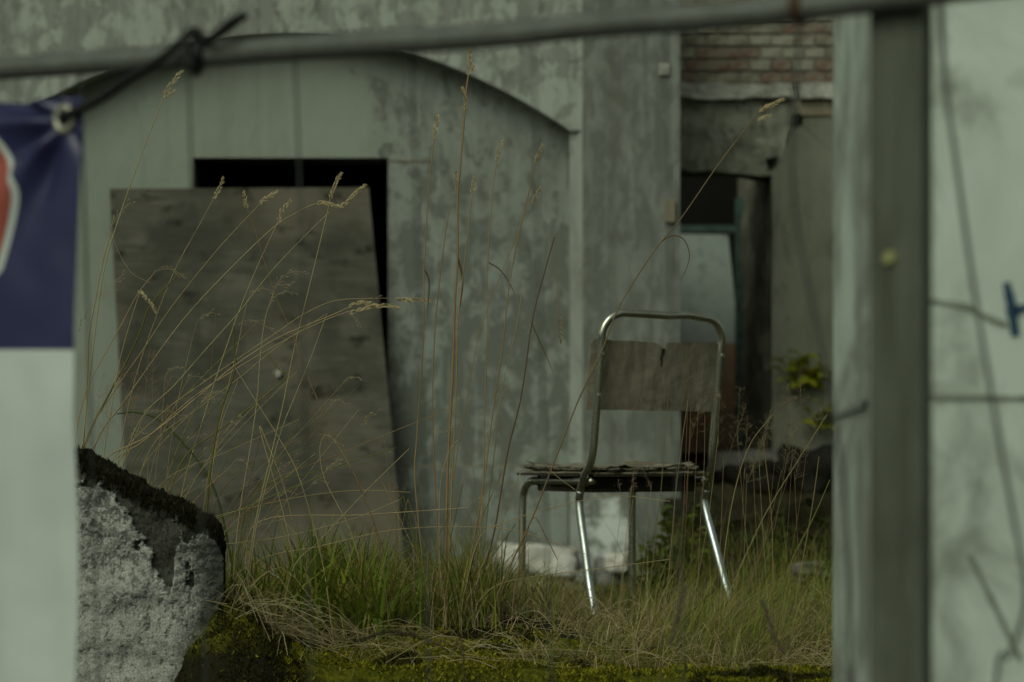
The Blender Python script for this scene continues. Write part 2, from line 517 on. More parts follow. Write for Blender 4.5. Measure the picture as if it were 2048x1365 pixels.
M['brick_red'] = brick_mat('bare_red_brick', (0.165, 0.078, 0.055), (0.21, 0.18, 0.135), 0.47)
M['brick_lime'] = brick_mat('limewashed_brick', (0.30, 0.295, 0.225), (0.18, 0.14, 0.10), 0.57)
M['brick_olive'] = brick_mat('grimy_brick', (0.17, 0.155, 0.108), (0.27, 0.26, 0.20), 0.52)
M['wood_pale'] = ply('pale_batten', (0.20, 0.17, 0.11), (0.27, 0.235, 0.16), (0.33, 0.29, 0.21), (30, 30, 3), False)
M['teal'] = flat('teal_frame_paint', (0.06, 0.105, 0.085), 0.6, 0, 0.4, 14)
M['door_grey'] = plaster('faded_door_paint', (0.24, 0.275, 0.245), (0.205, 0.235, 0.205), (0.13, 0.145, 0.12), 4, 0.45, 0.2, 0.3, 13.0, 0.1)
M['door_brown'] = ply('brown_door_ply', (0.11, 0.07, 0.04), (0.16, 0.10, 0.06), (0.21, 0.14, 0.09), (8, 8, 2), False)
M['dark'] = flat('unlit_black', (0.012, 0.012, 0.01), 0.95, 0, 0.2, 5, 0.05)  # black stands for missing light in the room, passage end and cavities

# ------------------------------------------------------------------ ground
def edge(x):
    e = 6.02 - 0.44 * sstep(-0.10, 0.40, x)
    e -= 0.12 * math.exp(-((x + 0.6) / 0.14) ** 2)
    e += 0.27 * sstep(-0.73, -0.80, x)
    e += 0.03 * fbm(x, 1.7, 0, 3, 5)
    return e
LW_XR = PX(436, 6.15)   # right end of the low wall
def ground(x, y):
    e = edge(x)
    if y < e - 0.05:
        return -1.1
    rise = 0.065 * sstep(0.35, -0.1, x) * sstep(e, e + 0.75, y)
    rise += 0.115 * math.exp(-((x + 0.60) / 0.10) ** 2 - ((y - 6.08) / 0.22) ** 2)
    z = rise * (1 - sstep(8, 10, y)) - 0.17 * sstep(8.6, 12.6, y)
    z += 0.018 * fbm(x, y, 3, 4, 3.0) + 0.008 * fbm(x, y, 9, 3, 14)
    if y > 14:
        z = z * (1 - sstep(14, 30, y)) - 0.17 * sstep(14, 30, y)
    k = sstep(e - 0.05, e + 0.05, y)
    return -1.1 + (1.1 + z) * k ** 0.35

def grid_ground():
    xs = np.concatenate([np.linspace(-60, -6, 12), np.linspace(-5, -1.7, 20), np.linspace(-1.6, 1.6, 190), np.linspace(1.7, 5, 20), np.linspace(6, 60, 12)])
    off = np.concatenate([np.array([-0.05, -0.045, -0.04, -0.03, -0.02, -0.01, 0, 0.015, 0.03, 0.05]), np.linspace(0.065, 3.0, 170), np.linspace(3.1, 9, 45), np.array([12, 16, 22, 30, 60, 120, 400])])
    v, f = [], []
    for x in xs:
        e = edge(x)
        for o in off:
            y = e + o
            v.append((x * (1 if o < 10 else 1 + o / 20), y, ground(x, y)))
    n = len(off)
    for i in range(len(xs) - 1):
        for j in range(n - 1):
            f.append((i * n + j, (i + 1) * n + j, (i + 1) * n + j + 1, i * n + j + 1))
    mb = MB(); mb.add(v, f)
    o = mb.build('ground', M['earth'], smooth=True)
    tag(o, 'dark earth terrace under the grass and moss', kind='structure')
grid_ground()
mb = MB()
mb.quad((-80, -80, -1.105), (80, -80, -1.105), (80, 6.6, -1.105), (-80, 6.6, -1.105))
tag(mb.build('pavement', M['asphalt']), 'dark asphalt pavement below the terrace', kind='structure')

# ------------------------------------------------------------------ derelict building
DW, DN, DR = 13.2, 13.38, 14.6      # wall face, niche back, rear wall
bl = empty('derelict_building', (0, DW, -0.25))
tag(bl, 'derelict plastered building with arched niche, dark opening and brick-topped rear doorway', 'building')
ZB, ZT = -0.4, 2.9
XL = -7.0
XE = PX(1360, DW)                   # right edge of the pilaster
def arch_py(px): return 66.6 + 0.00059 * (px - 566) ** 2
XN0, XN1 = PX(-5, DW), PX(1140, DW)
XC = PX(1165, DW)
zs = PZ(261, DW)
# wall face with the arched hole
mb = MB()
mb.quad((XL, DW, ZB), (XN0, DW, ZB), (XN0, DW, ZT), (XL, DW, ZT))
n = 48
ax = [XN0 + (XN1 - XN0) * i / n for i in range(n + 1)]
az = [PZ(arch_py(-5 + 1145 * i / n), DW) for i in range(n + 1)]
for i in range(n):
    mb.quad((ax[i], DW, az[i]), (ax[i + 1], DW, az[i + 1]), (ax[i + 1], DW, ZT), (ax[i], DW, ZT))
mb.quad((XN1, DW, az[n]), (XC, DW, az[n]), (XC, DW, ZT), (XN1, DW, ZT))
# roof slab and return wall
mb.quad((XL, DW, ZT), (XE, DW, ZT), (XE, 13.75, ZT), (XL, 13.75, ZT))
mb.build('wall', M['wall'], bl)
mb = MB()
mb.quad((XC, DW, ZB), (XE, DW, ZB), (XE, DW, ZT), (XC, DW, ZT))
mb.quad((XE, DW, ZB), (XE, DR + 0.1, ZB), (XE, DR + 0.1, ZT), (XE, DW, ZT))
mb.build('pilaster', M['pilaster'], bl)
# reveal: soffit, chamfer, jamb
mb = MB()
for i in range(n):
    mb.quad((ax[i], DW, az[i]), (ax[i], DN, az[i]), (ax[i + 1], DN, az[i + 1]), (ax[i + 1], DW, az[i + 1]))
mb.build('arch_soffit', M['niche'], bl)
mb = MB()
zc = az[n]
mb.quad((XC, DW, ZB), (XC, DW, zc), (XN1, DW + 0.06, zc), (XN1, DW + 0.06, ZB))
mb.quad((XN1, DW + 0.06, ZB), (XN1, DW + 0.06, zc), (XN1, DN, zc), (XN1, DN, ZB))
mb.quad((XC, DW, zc), (XN1, DW, zc), (XN1, DW + 0.06, zc), (XC, DW + 0.0005, zc - 0.0005))
mb.build('jamb', M['jamb'], bl)
mb = MB()
mb.quad((XN0, DW, ZB), (XN0, DN, ZB), (XN0, DN, az[0]), (XN0, DW, az[0]))
mb.build('jamb', M['jamb'], bl)
# niche back with the opening
OX0, OX1, OZ = PX(385, DN), PX(776, DN), PZ(316, DN)
mb = MB()
zt2 = PZ(40, DN)
mb.quad((XN0, DN, ZB), (OX0, DN, ZB), (OX0, DN, zt2), (XN0, DN, zt2))
mb.quad((OX0, DN, OZ), (OX1, DN, OZ), (OX1, DN, zt2), (OX0, DN, zt2))
mb.quad((OX1, DN, ZB), (XN1 + 0.001, DN, ZB), (XN1 + 0.001, DN, zt2), (OX1, DN, zt2))
mb.build('niche_wall', M['niche'], bl)
mb = MB()
for a, b in (((OX0, DN, OZ), (OX0, DN, ZB)), ((OX1, DN, OZ), (OX1, DN, ZB)), ((OX0, DN, OZ), (OX1, DN, OZ))):
    mb.quad(a, b, (b[0], DN + 0.3, b[2]), (a[0], DN + 0.3, a[2]))
mb.build('opening_reveal', M['reveal'], bl)
# dark room behind
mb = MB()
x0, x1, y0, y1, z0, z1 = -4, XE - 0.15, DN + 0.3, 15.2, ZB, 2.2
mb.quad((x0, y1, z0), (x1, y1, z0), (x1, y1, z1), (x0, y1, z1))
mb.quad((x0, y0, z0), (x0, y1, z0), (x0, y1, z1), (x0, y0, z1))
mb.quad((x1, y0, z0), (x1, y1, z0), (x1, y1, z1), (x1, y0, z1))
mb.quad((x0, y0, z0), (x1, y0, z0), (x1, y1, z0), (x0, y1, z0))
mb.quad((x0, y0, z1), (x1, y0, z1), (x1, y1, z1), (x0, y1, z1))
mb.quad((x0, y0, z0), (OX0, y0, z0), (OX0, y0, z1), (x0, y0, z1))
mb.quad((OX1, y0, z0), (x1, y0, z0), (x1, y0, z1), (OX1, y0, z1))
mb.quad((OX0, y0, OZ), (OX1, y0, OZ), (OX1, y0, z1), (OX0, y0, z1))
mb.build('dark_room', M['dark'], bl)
# smooth render coat with a ragged lower-right edge (8 mm proud of the niche wall)
def coat(name, outline, D, th, mat, rag=8, parent=bl):
    pts = []
    for i in range(len(outline)):
        a, b, r = outline[i][0], outline[i][1], outline[i][2]
        c_, d_ = outline[(i + 1) % len(outline)][:2]
        L = math.hypot(c_ - a, d_ - b)
        k = max(1, int(L / 9)) if r else 1
        for j in range(k):
            t = j / k
            px, py = a + (c_ - a) * t, b + (d_ - b) * t
            if r and j:
                nx, ny = -(d_ - b) / L, (c_ - a) / L
                o = rag * 1.6 * fbm(px * 0.03, py * 0.03, 2.2, 4)
                px += nx * o; py += ny * o
            pts.append(P(px, py, D))
    bm = bmesh.new()
    fr = [bm.verts.new(p + Vector((0, -th, 0))) for p in pts]
    bk = [bm.verts.new(p + Vector((0, 0.0, 0))) for p in pts]
    f = bm.faces.new(fr)
    for i in range(len(pts)):
        j = (i + 1) % len(pts)
        bm.faces.new((fr[i], bk[i], bk[j], fr[j]))
    bmesh.ops.triangulate(bm, faces=[f])
    bmesh.ops.recalc_face_normals(bm, faces=bm.faces)
    pl = world_loc(parent)
    bmesh.ops.translate(bm, verts=bm.verts, vec=-pl)
    me = bpy.data.meshes.new(name)
    bm.to_mesh(me); bm.free()
    me.materials.append(mat)
    o = bpy.data.objects.new(name, me)
    col.objects.link(o); o.parent = parent
    return o
# lintel joint and plinth
mb = MB()
mb.box(PX(779, DN), PX(868, DN), DN - 0.006, DN + 0.05, PZ(323, DN), PZ(319.5, DN))
mb.build('lintel_joint', M['reveal'], bl)
mb = MB()
mb.box(PX(782, DN), XN1 - 0.002, DN - 0.035, DN + 0.05, ZB, PZ(936, DN - 0.035))
mb.build('plinth', M['niche'], bl, bevel=0.008)
mb = MB()
mb.box(PX(782, DN), XN1 - 0.002, DN - 0.006, DN + 0.05, PZ(935.5, DN - 0.03), PZ(931, DN - 0.03))
mb.build('plinth_joint', M['reveal'], bl)
# small pale batten stub and stains on the pilaster edge
mb = MB()
mb.box(PX(1330, DW), PX(1349, DW), DW - 0.03, DW + 0.01, PZ(446, DW), PZ(400, DW))
mb.build('batten_stub', M['wood_pale'], bl, bevel=0.003)
mb = MB()
mb.box(PX(1318, DW), PX(1338, DW), DW - 0.02, DW + 0.01, PZ(152, DW), PZ(128, DW))
mb.build('hinge_pintle', M['ledge'], bl, bevel=0.006)

# --- rear wall: bricks, ledge, lintel, doorway
XR0 = XE - 0.12
mort = MB()
zbt = PZ(170, DR)
mort.box(XR0, 4.5, DR + 0.012, DR + 0.25, zbt, 2.9)
mo = mort.build('brick_wall', M['mortar'], bl)
row_h, br_l, br_h, gap = 0.0645, 0.212, 0.052, 0.011
bmesh_cache = []
for kx in range(7):
    L = br_l if kx < 4 else 0.1
    b = MB()
    jt = lambda: random.uniform(-0.004, 0.004)
    v = []
    for zz in (0, br_h):
        v += [(0 + jt(), jt() * 0.8, zz + jt()), (L + jt(), jt() * 0.8, zz + jt()), (L, 0.06, zz), (0, 0.06, zz)]
    b.add(v, [(3, 2, 1, 0), (4, 5, 6, 7), (0, 1, 5, 4), (1, 2, 6, 5), (2, 3, 7, 6), (3, 0, 4, 7)])
    me3 = []
    for mk in ('brick_red', 'brick_lime', 'brick_olive'):
        me = bpy.data.meshes.new('brick')
        me.from_pydata(b.v, [], b.f)
        me.materials.append(M[mk])
        me3.append(me)
    bmesh_cache.append((L, me3))
redset = {(1, 0.35), (3, 0.2)}
pl = world_loc(mo)
for r in range(16):
    z = zbt + 0.01 + r * row_h
    x = XR0 + 0.01 + (0.0 if r % 2 else -0.055)
    header = False
    while x < PX(1760, DR):
        L, me3 = random.choice(bmesh_cache[4:] if random.random() < 0.45 else bmesh_cache[:4])
        pxc = 1024 + (x + L / 2) * F / DR
        u = random.random()
        # bare red bricks show mostly in the lowest two courses and the fourth
        pr = {0: 0.4, 1: 0.15, 2: 0.3, 3: 0.45, 4: 0.1}.get(r, 0.12)
        if r == 0 and 1440 < pxc < 1540: pr = 0.0
        kind = 0 if u < pr else (1 if u < pr + 0.38 else 2)
        if x >= XR0:
            o = bpy.data.objects.new('brick', me3[kind])
            col.objects.link(o); o.parent = mo
            o.location = (x - pl[0], DR + random.uniform(-0.004, 0.006) - pl[1], z - pl[2])
        x += L + gap
# ledge
def rough_box(name, x0, x1, y0, y1, z0, z1, mat, parent, amp=0.008, cuts=10, s=9.0, seed=0.0):
    bm = bmesh.new()
    bmesh.ops.create_cube(bm, size=1)
    bmesh.ops.subdivide_edges(bm, edges=bm.edges, cuts=cuts, use_grid_fill=True)
    c = Vector(((x0 + x1) / 2, (y0 + y1) / 2, (z0 + z1) / 2))
    for v in bm.verts:
        p = Vector((v.co.x * (x1 - x0), v.co.y * (y1 - y0), v.co.z * (z1 - z0))) + c
        q = Vector((fbm(p.x + seed, p.y, p.z, 4, s), fbm(p.x, p.y + 7 + seed, p.z, 4, s), fbm(p.x, p.y, p.z + 13 + seed, 4, s)))
        v.co = p + q * amp - (world_loc(parent) if parent else Vector())
    me = bpy.data.meshes.new(name)
    bm.to_mesh(me); bm.free()
    me.materials.append(mat)
    o = bpy.data.objects.new(name, me)
    col.objects.link(o)
    if parent: o.parent = parent
    return o
rough_box('ledge', XR0, PX(1585, DR), DR - 0.07, DR + 0.1, PZ(200, DR), PZ(171, DR), M['ledge'], bl, 0.016, 14)
rough_box('ledge', PX(1596, DR), PX(1900, DR), DR - 0.09, DR + 0.1, PZ(201, DR), PZ(170, DR), M['ledge'], bl, 0.01, 12, 9, 4)
rough_box('ledge_support', PX(1590, DR), PX(1900, DR), DR - 0.05, DR + 0.1, PZ(232, DR), PZ(202, DR), M['wood_pale'], bl, 0.01, 10, 9, 2)
# lintel over the doorway, sloping underside
def slab_poly(name, pts, D0, D1, mat, amp=0.01, parent=bl, sub=4):
    bm = bmesh.new()
    a = [bm.verts.new(P(px, py, D0)) for px, py in pts]
    q = [Vector((v.co.x, D1, v.co.z)) for v in a]
    b = [bm.verts.new(p) for p in q]
    n_ = len(pts)
    bm.faces.new(a); bm.faces.new(b[::-1])
    for i in range(n_):
        j = (i + 1) % n_
        bm.faces.new((a[j], a[i], b[i], b[j]))
    bmesh.ops.triangulate(bm, faces=bm.faces)
    for _ in range(sub):
        bmesh.ops.subdivide_edges(bm, edges=[e for e in bm.edges if e.calc_length() > 0.06], cuts=1)
        bmesh.ops.triangulate(bm, faces=bm.faces)
    bmesh.ops.recalc_face_normals(bm, faces=bm.faces)
    pl_ = world_loc(parent) if parent else Vector()
    for v in bm.verts:
        p = v.co
        v.co = p + Vector((fbm(p.x, p.y, p.z, 4, 10), fbm(p.x + 5, p.y, p.z, 4, 10), fbm(p.x, p.y + 5, p.z, 4, 10))) * amp - pl_
    me = bpy.data.meshes.new(name)
    bm.to_mesh(me); bm.free()
    me.materials.append(mat)
    o = bpy.data.objects.new(name, me)
    col.objects.link(o)
    if parent: o.parent = parent
    return o
slab_poly('lintel', [(1310, 196), (1590, 200), (1588, 240), (1570, 290), (1548, 352), (1310, 334)], DR - 0.02, DR + 0.3, M['rear'], 0.014)
slab_poly('rear_wall', [(1593, 232), (2600, 232), (2600, 1220), (1544, 1220), (1544, 356), (1556, 330), (1576, 285), (1592, 242)], DR - 0.035, DR + 0.3, M['rear_smooth'], 0.008, sub=3)
# black plates on the lintel corner, painted as the shade inside broken cavities
slab_poly('cavity_shade', [(1584, 226), (1606, 222), (1602, 243), (1582, 246)], DR - 0.052, DR - 0.01, M['dark'], 0.012)
slab_poly('cavity_shade', [(1534, 318), (1556, 314), (1550, 330), (1538, 336)], DR - 0.047, DR - 0.01, M['dark'], 0.012)
# passage: no roof, walls cut low, shaped so sky light reaches the door leaf
DP = 16.4
xr = PX(1542, DR)
zl = PZ(345, DR)
zf = PZ(905, DR)
mb = MB()
nseg = 14
mb2 = []
for i in range(nseg):
    for j in range(24):
        y0_, y1_ = DR + (DP - DR) * i / nseg, DR + (DP - DR) * (i + 1) / nseg
        z0_, z1_ = ZB + (zl + 0.05 - ZB) * j / 24, ZB + (zl + 0.05 - ZB) * (j + 1) / 24
        g = lambda y, z: (xr + 0.03 * fbm(1, y, z, 4, 5) + 0.015 * fbm(2, y, z, 3, 17), y, z)
        mb.add([g(y0_, z0_), g(y1_, z0_), g(y1_, z1_), g(y0_, z1_)], [(0, 1, 2, 3)])
mb.build('doorway_reveal', M['reveal'], bl, smooth=True)
mb = MB()
mb.quad((XE - 0.1, DR, zf), (xr + 0.1, DR, zf), (xr + 0.1, DP + 3, zf), (XE - 0.1, DP + 3, zf))
mb.quad((XE - 0.12, DR, ZB), (XE - 0.12, DP + 1.6, ZB), (XE - 0.12, DP + 1.6, 1.7), (XE - 0.12, DR, 2.2))
mb.quad((xr + 0.1, DP, ZB), (xr + 0.1, DP + 1.6, ZB), (xr + 0.1, DP + 1.6, 2.3), (xr + 0.1, DP, 2.3))
mb.build('passage', M['reveal'], bl)
mb = MB()
mb.quad((XE - 0.2, DP + 1.6, ZB), (3, DP + 1.6, ZB), (3, DP + 1.6, 2.35), (XE - 0.2, DP + 1.6, 2.35))
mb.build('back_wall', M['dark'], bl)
# teal door frame post inside the passage
mb = MB()
mb.box(PX(1470, DP), PX(1486, DP), DP - 0.06, DP, zf, PZ(398, DP))
mb.box(PX(1350, DP), PX(1486, DP), DP - 0.05, DP, PZ(466, DP), PZ(452, DP))
mb.build('door_frame', M['teal'], bl)
# threshold platform
rough_box('threshold', XE + 0.005, 4.0, DR - 0.4, DR - 0.045, ZB, zf - 0.05, M['shaded_stone'], bl, 0.03, 12, 5)
rough_box('threshold_slab', PX(1420, 14.2), PX(1552, 14.2), DR - 0.5, DR - 0.1, PZ(938, 14.2), PZ(905, 14.2), M['rubble'], bl, 0.02, 8, 7)

# --- old door leaf leaning in the passage
dl = empty('leaning_door_leaf', (PX(1420, 16.4), 16.4, zf))
tag(dl, 'faded grey-green door leaf with brown lower panel leaning inside the rear doorway', 'door')
def plate(name, c4, th, mat, parent, nrm=(0, 1, 0), nx=1, ny=1):
    a, b, c_, d_ = [Vector(p) for p in c4]
    n_ = Vector(nrm)
    v, f = [], []
    for k in (0, 1):
        for j in range(ny + 1):
            for i in range(nx + 1):
                p = a.lerp(b, i / nx).lerp(d_.lerp(c_, i / nx), j / ny)
                v.append(p + n_ * th * k)
    m_ = MB(); W = nx + 1; S = W * (ny + 1)
    for j in range(ny):
        for i in range(nx):
            q = j * W + i
            f.append((q, q + 1, q + W + 1, q + W)); f.append((S + q, S + q + W, S + q + W + 1, S + q + 1))
    rim = [i for i in range(W)] + [j * W + nx for j in range(1, ny + 1)] + [ny * W + i for i in range(nx - 1, -1, -1)] + [j * W for j in range(ny - 1, 0, -1)]
    for i in range(len(rim)):
        p, q = rim[i], rim[(i + 1) % len(rim)]
        f.append((p, S + p, S + q, q))
    m_.add(v, f)
    return m_.build(name, mat, parent)
plate('upper_panel', [P(1330, 690, 16.95), P(1479, 690, 16.95), P(1456, 470, 17.5), P(1330, 468, 17.5)], 0.03, M['door_grey'], dl)
plate('lower_panel', [P(1320, 905, 16.4), P(1506, 905, 16.4), P(1482, 687, 16.925), P(1320, 687, 16.925)], 0.03, M['door_brown'], dl)

# ------------------------------------------------------------------ plywood board
pb = empty('plywood_board', (PX(540, 13.15), 13.15, -0.18))
tag(pb, 'large weathered grey-brown plywood sheet leaning over the dark opening', 'board')
c4 = [P(262, 1178, 13.03), P(814, 1178, 13.03), P(737, 375, 13.345), P(219, 378, 13.345)]
plate('sheet', c4, 0.018, M['board'], pb, (0, 1, 0), 12, 12)
mb = MB()
for px, py, r in ((556, 746, 0.017),):
    c = P(px, py, 13.18)
    v = [c + Vector((math.cos(a) * r * (1 + 0.35 * fbm(a, 1, 0, 2)), -0.012, math.sin(a) * r * (1 + 0.3 * fbm(a, 5, 0, 2)))) for a in np.linspace(0, 2 * math.pi, 14, endpoint=False)]
    v2 = [p + Vector((0, 0.05, 0)) for p in v]
    k = len(v)
    mb.add(v + v2, [tuple(range(k))] + [(i, i + k, (i + 1) % k + k, (i + 1) % k) for i in range(k)])
mb.build('paint_blob', M['ledge'], pb)

# ------------------------------------------------------------------ loose stones by the wall
def stone(name, c, size, mat, label, cat, seed, group=None, amp=0.22, box=0.7):
    bm = bmesh.new()
    bmesh.ops.create_cube(bm, size=1)
    bmesh.ops.subdivide_edges(bm, edges=bm.edges, cuts=7, use_grid_fill=True)
    for v in bm.verts:
        q = v.co.copy()
        s_ = q.normalized() * 0.6
        q = q * box + s_ * (1 - box)
        q += q.normalized() * amp * fbm(q.x + seed, q.y, q.z, 4, 2.2)
        v.co = Vector((q.x * size[0], q.y * size[1], q.z * size[2]))
    me = bpy.data.meshes.new(name)
    bm.to_mesh(me); bm.free()
    me.materials.append(mat)
    me.polygons.foreach_set('use_smooth', [True] * len(me.polygons))
    o = bpy.data.objects.new(name, me)
    col.objects.link(o)
    o.location = c
    o.rotation_euler = (random.uniform(-.1, .1), random.uniform(-.1, .1), random.uniform(-.3, .3))
    tag(o, label, cat, group)
    return o
DB = 12.7
def stone_px(x0, x1, y0, y1, D, mat, label, seed, cat='stone', depth=0.2, box=0.85, amp=0.15):
    a, b = P(x0, y1, D), P(x1, y0, D)
    return stone('stone_block', ((a.x + b.x) / 2, D + depth / 2, (a.z + b.z) / 2), (b.x - a.x, depth, b.z - a.z), mat, label, cat, seed, None, amp, box)
stone_px(1000, 1150, 1148, 1190, DB, M['block'], 'long pale block lying on the ground against the building plinth', 1.0)
stone_px(1000, 1148, 1094, 1154, DB - 0.05, M['block'], 'pale block stacked on another pale block below the chair seat', 2.0)
stone_px(1196, 1268, 1120, 1180, DB, M['rubble'], 'brownish stone at the foot of the white stained pilaster', 3.0)
stone_px(1218, 1264, 1108, 1146, DB - 0.15, M['block'], 'small white stone in front of the stained pilaster', 3.6)
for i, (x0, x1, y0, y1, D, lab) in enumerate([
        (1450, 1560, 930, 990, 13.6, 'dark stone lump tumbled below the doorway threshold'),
        (1560, 1690, 900, 985, 13.5, 'largest rubble stone against the rear wall'),
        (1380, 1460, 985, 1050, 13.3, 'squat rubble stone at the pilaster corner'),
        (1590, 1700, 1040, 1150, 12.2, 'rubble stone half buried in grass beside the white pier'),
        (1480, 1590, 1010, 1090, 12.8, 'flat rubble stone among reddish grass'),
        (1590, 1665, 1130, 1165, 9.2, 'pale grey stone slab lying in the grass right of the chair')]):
    stone_px(x0, x1, y0, y1, D, M['rubble'] if i in (3, 5) else M['shaded_stone'], lab, 10 + i * 3, 'stone', 0.22, 0.6, 0.3)
mbh = MB()
rough_box('earth_bank', XE + 0.02, 4.0, 11.6, DR - 0.42, -0.5, PZ(1000, 13.2), M['earth'], None, 0.12, 16, 2.2)
tag(bpy.data.objects['earth_bank'], 'dark earth and rubble bank below the rear doorway', kind='structure')

# ------------------------------------------------------------------ low mossy wall
def low_wall():
    lw = empty('low_garden_wall', (PX(290, 6.05), 6.15, -1.1))
    tag(lw, 'low crumbling wall end with flaking white limewash and dark moss on top', 'wall')
    prof = [(-900, 800), (-300, 850), (60, 915), (150, 922), (178, 930), (215, 958), (250, 975), (300, 1003), (345, 1022), (372, 1034), (398, 1050), (420, 1066), (432, 1085), (437, 1120)]
    D0 = 6.0
    def top(px):
        for i in range(len(prof) - 1):
            if prof[i][0] <= px <= prof[i + 1][0]:
                t = (px - prof[i][0]) / (prof[i + 1][0] - prof[i][0])
                return prof[i][1] + (prof[i + 1][1] - prof[i][1]) * t
        return prof[-1][1]
    cols = list(np.linspace(-900, 100, 26)) + list(np.linspace(106, 330, 130)) + list(330 + 106.5 * np.sin(np.linspace(0, math.pi / 2, 90)[1:]))
    rows = 260
    xr_ = 437
    zb = -1.12
    V, Fc, C = [], [], []
    th = 0.15
    RS = 335
    yc = D0 + th
    nb = 14
    for px in cols:
        x = PX(px, D0 + 0.02)
        k = max(0.0, (px - RS) / (xr_ - RS))
        t_ = th * math.sqrt(max(0.0, 1 - min(1, k) ** 2.6)) + 0.004
        zt = PZ(top(px), D0) + 0.012 * fbm(px * 0.03, 2, 0, 4) + 0.006 * fbm(px * 0.12, 5, 0, 3)
        # the flaking limewash: a mask with its own ragged shape, 6 mm thick
        for r in range(rows + 1):
            u = r / rows
            zlow = 0.0
            z = zb + (-0.05 - zb) * (u / 0.12) if u < 0.12 else -0.05 + (zt - 0.012 + 0.05) * ((u - 0.12) / 0.88)
            py = YH - (z - CZ) * F / D0
            edge_d = (zt - z) / 0.2
            nn = fbm(px * 0.012, py * 0.008, 1, 6) * 0.55 + fbm(px * 0.05, py * 0.05, 4, 5) * 0.28
            m_ = edge_d * 2.3 - 0.22 + nn * 0.95 + 0.22 * fbm(px * 0.11, py * 0.09, 17, 4) * sstep(1.6, 0.3, edge_d)
            # bare dark scar running down from the top at the right
            sx = (px - (305 + (py - 1020) * 0.33)) / (38.0 - 14 * sstep(1100, 1190, py))
            sx += 0.75 * fbm(px * 0.035, py * 0.035, 61, 6)
            scar = math.exp(-sx ** 4) * sstep(1212, 1185, py + 50 * nn)
            m_ -= scar * 2.2
            m_ -= 1.6 * math.exp(-((px - 385) / 12.0) ** 2 - ((py - 1165) / 34.0) ** 2)
            m_ += 2.6 * math.exp(-((px - 362) / 11.0) ** 4 - ((py - 1140) / 52.0) ** 4)
            m_ += 1.2 * math.exp(-((px - 408) / 16.0) ** 2 - ((py - 1140) / 60.0) ** 2)
            m_ -= 0.7 * math.exp(-((px - 162) / 16.0) ** 2 - ((py - 1040) / 60.0) ** 2)
            m_ -= 0.9 * sstep(395, 430, px) * sstep(1190, 1230, py)
            mask = sstep(-0.05, 0.05, m_)
            fl = -0.10 * sstep(1.5, 0.4, edge_d) + 0.8 * fbm(px * 0.075, py * 0.065, 51, 6) + 0.35 * fbm(px * 0.25, py * 0.22, 57, 3) - 0.28 * (1 - sstep(0.2, 1.9, edge_d)) + 0.40
            flake = sstep(-0.02, 0.03, fl)
            rough_ = 0.0012 * fbm(px * 0.09, py * 0.07, 7, 5) + 0.0016 * fbm(px * 0.5, py * 0.45, 8, 3) + 0.0018 * flake
            dd = 0.011 * mask + rough_ + 0.02 * fbm(px * 0.01, py * 0.01, 11, 3) + (0.0008 * fbm(px * 0.2, py * 0.15, 3, 3) if mask > 0.5 else 0)
            rnd = 0.022 * sstep(0.96, 1.0, u) ** 2
            V.append((x, yc - t_ + rnd - dd * (0.3 + 0.7 * min(1, t_ / th)), z))
            # own colour of the surface: limewash or bare damp stone / lichen
            tone = 0.5 + 0.5 * fbm(px * 0.12, py * 0.1, 21, 4)
            spk = fbm(px * 0.5, py * 0.42, 31, 3)
            lime = np.array((0.45, 0.46, 0.405)) * (0.62 + 0.42 * tone + 0.55 * spk) * (0.50 + 0.50 * flake)
            bare = np.array((0.075, 0.076, 0.06)) * (0.55 + 0.7 * tone + 0.3 * spk)
            topdark = sstep(0.026, 0.006, zt - z + 0.03 * fbm(px * 0.06, py * 0.06, 41, 3))
            cc = lime * mask + bare * (1 - mask)
            cc = cc * (1 - topdark) + np.array((0.018, 0.016, 0.009)) * topdark
            C.append(tuple(np.clip(cc, 0.004, 1)))
        for j in range(nb + 1):
            a = j / nb
            y = yc - t_ + 0.03 + (2 * t_ - 0.03) * a if t_ > 0.03 else yc - t_ + 2 * t_ * a
            z = zt + 0.018 * math.sin(a * math.pi) + 0.008 * fbm(px * 0.08, a * 6, 2, 3)
            V.append((x, y, z)); C.append((0.02, 0.018, 0.010))
        V.append((x, yc + t_, zb)); C.append((0.06, 0.06, 0.05))
    S = rows + 1 + nb + 1 + 1
    for i in range(len(cols) - 1):
        for j in range(S - 1):
            Fc.append((i * S + j, (i + 1) * S + j, (i + 1) * S + j + 1, i * S + j + 1))
    Fc.append(tuple((len(cols) - 1) * S + j for j in range(S)))
    mb = MB(); mb.v, mb.f, mb.c, mb.m = V, Fc, C, [0] * len(Fc)
    m = N('flaking_limewash')
    c = m.attr()
    n1 = m.noise(220, 4, 0.7)
    c = m.mix(0.5, c, m.ramp(n1, [(0.3, 0.45), (0.7, 1.5)]), 'MULTIPLY')
    m.bump(m.math('ADD', m.noise(260, 5, 0.8), m.math('MULTIPLY', m.noise(60, 4, 0.6), 0.15)), 0.7, 0.003)
    m.fin(c, 0.95, 0, 0.15)
    mb.build('masonry', m.mat, lw, smooth=True)
    # moss cushions along the top
    mm = MB()
    for k in range(7000):
        px = random.uniform(100, 437)
        tpx = top(px)
        a = random.random()
        kx = max(0.0, (px - RS) / (xr_ - RS))
        t_ = th * math.sqrt(max(0.0, 1 - min(1, kx) ** 2.2)) + 0.004
        den = fbm(px * 0.03, a * 3, 3, 3)
        if random.random() > 0.55 + den * 1.2: continue
        x = PX(px, D0 + 0.02)
        z = PZ(tpx, D0) + 0.012 * fbm(px * 0.03, 2, 0, 4) + 0.018 * math.sin(a * math.pi) - 0.004
        y = yc - t_ + 2 * t_ * a + 0.01
        hang = 0
        if random.random() < 0.35:
            y = yc - t_ - 0.006; hang = random.random() ** 2 * 0.026; z -= hang
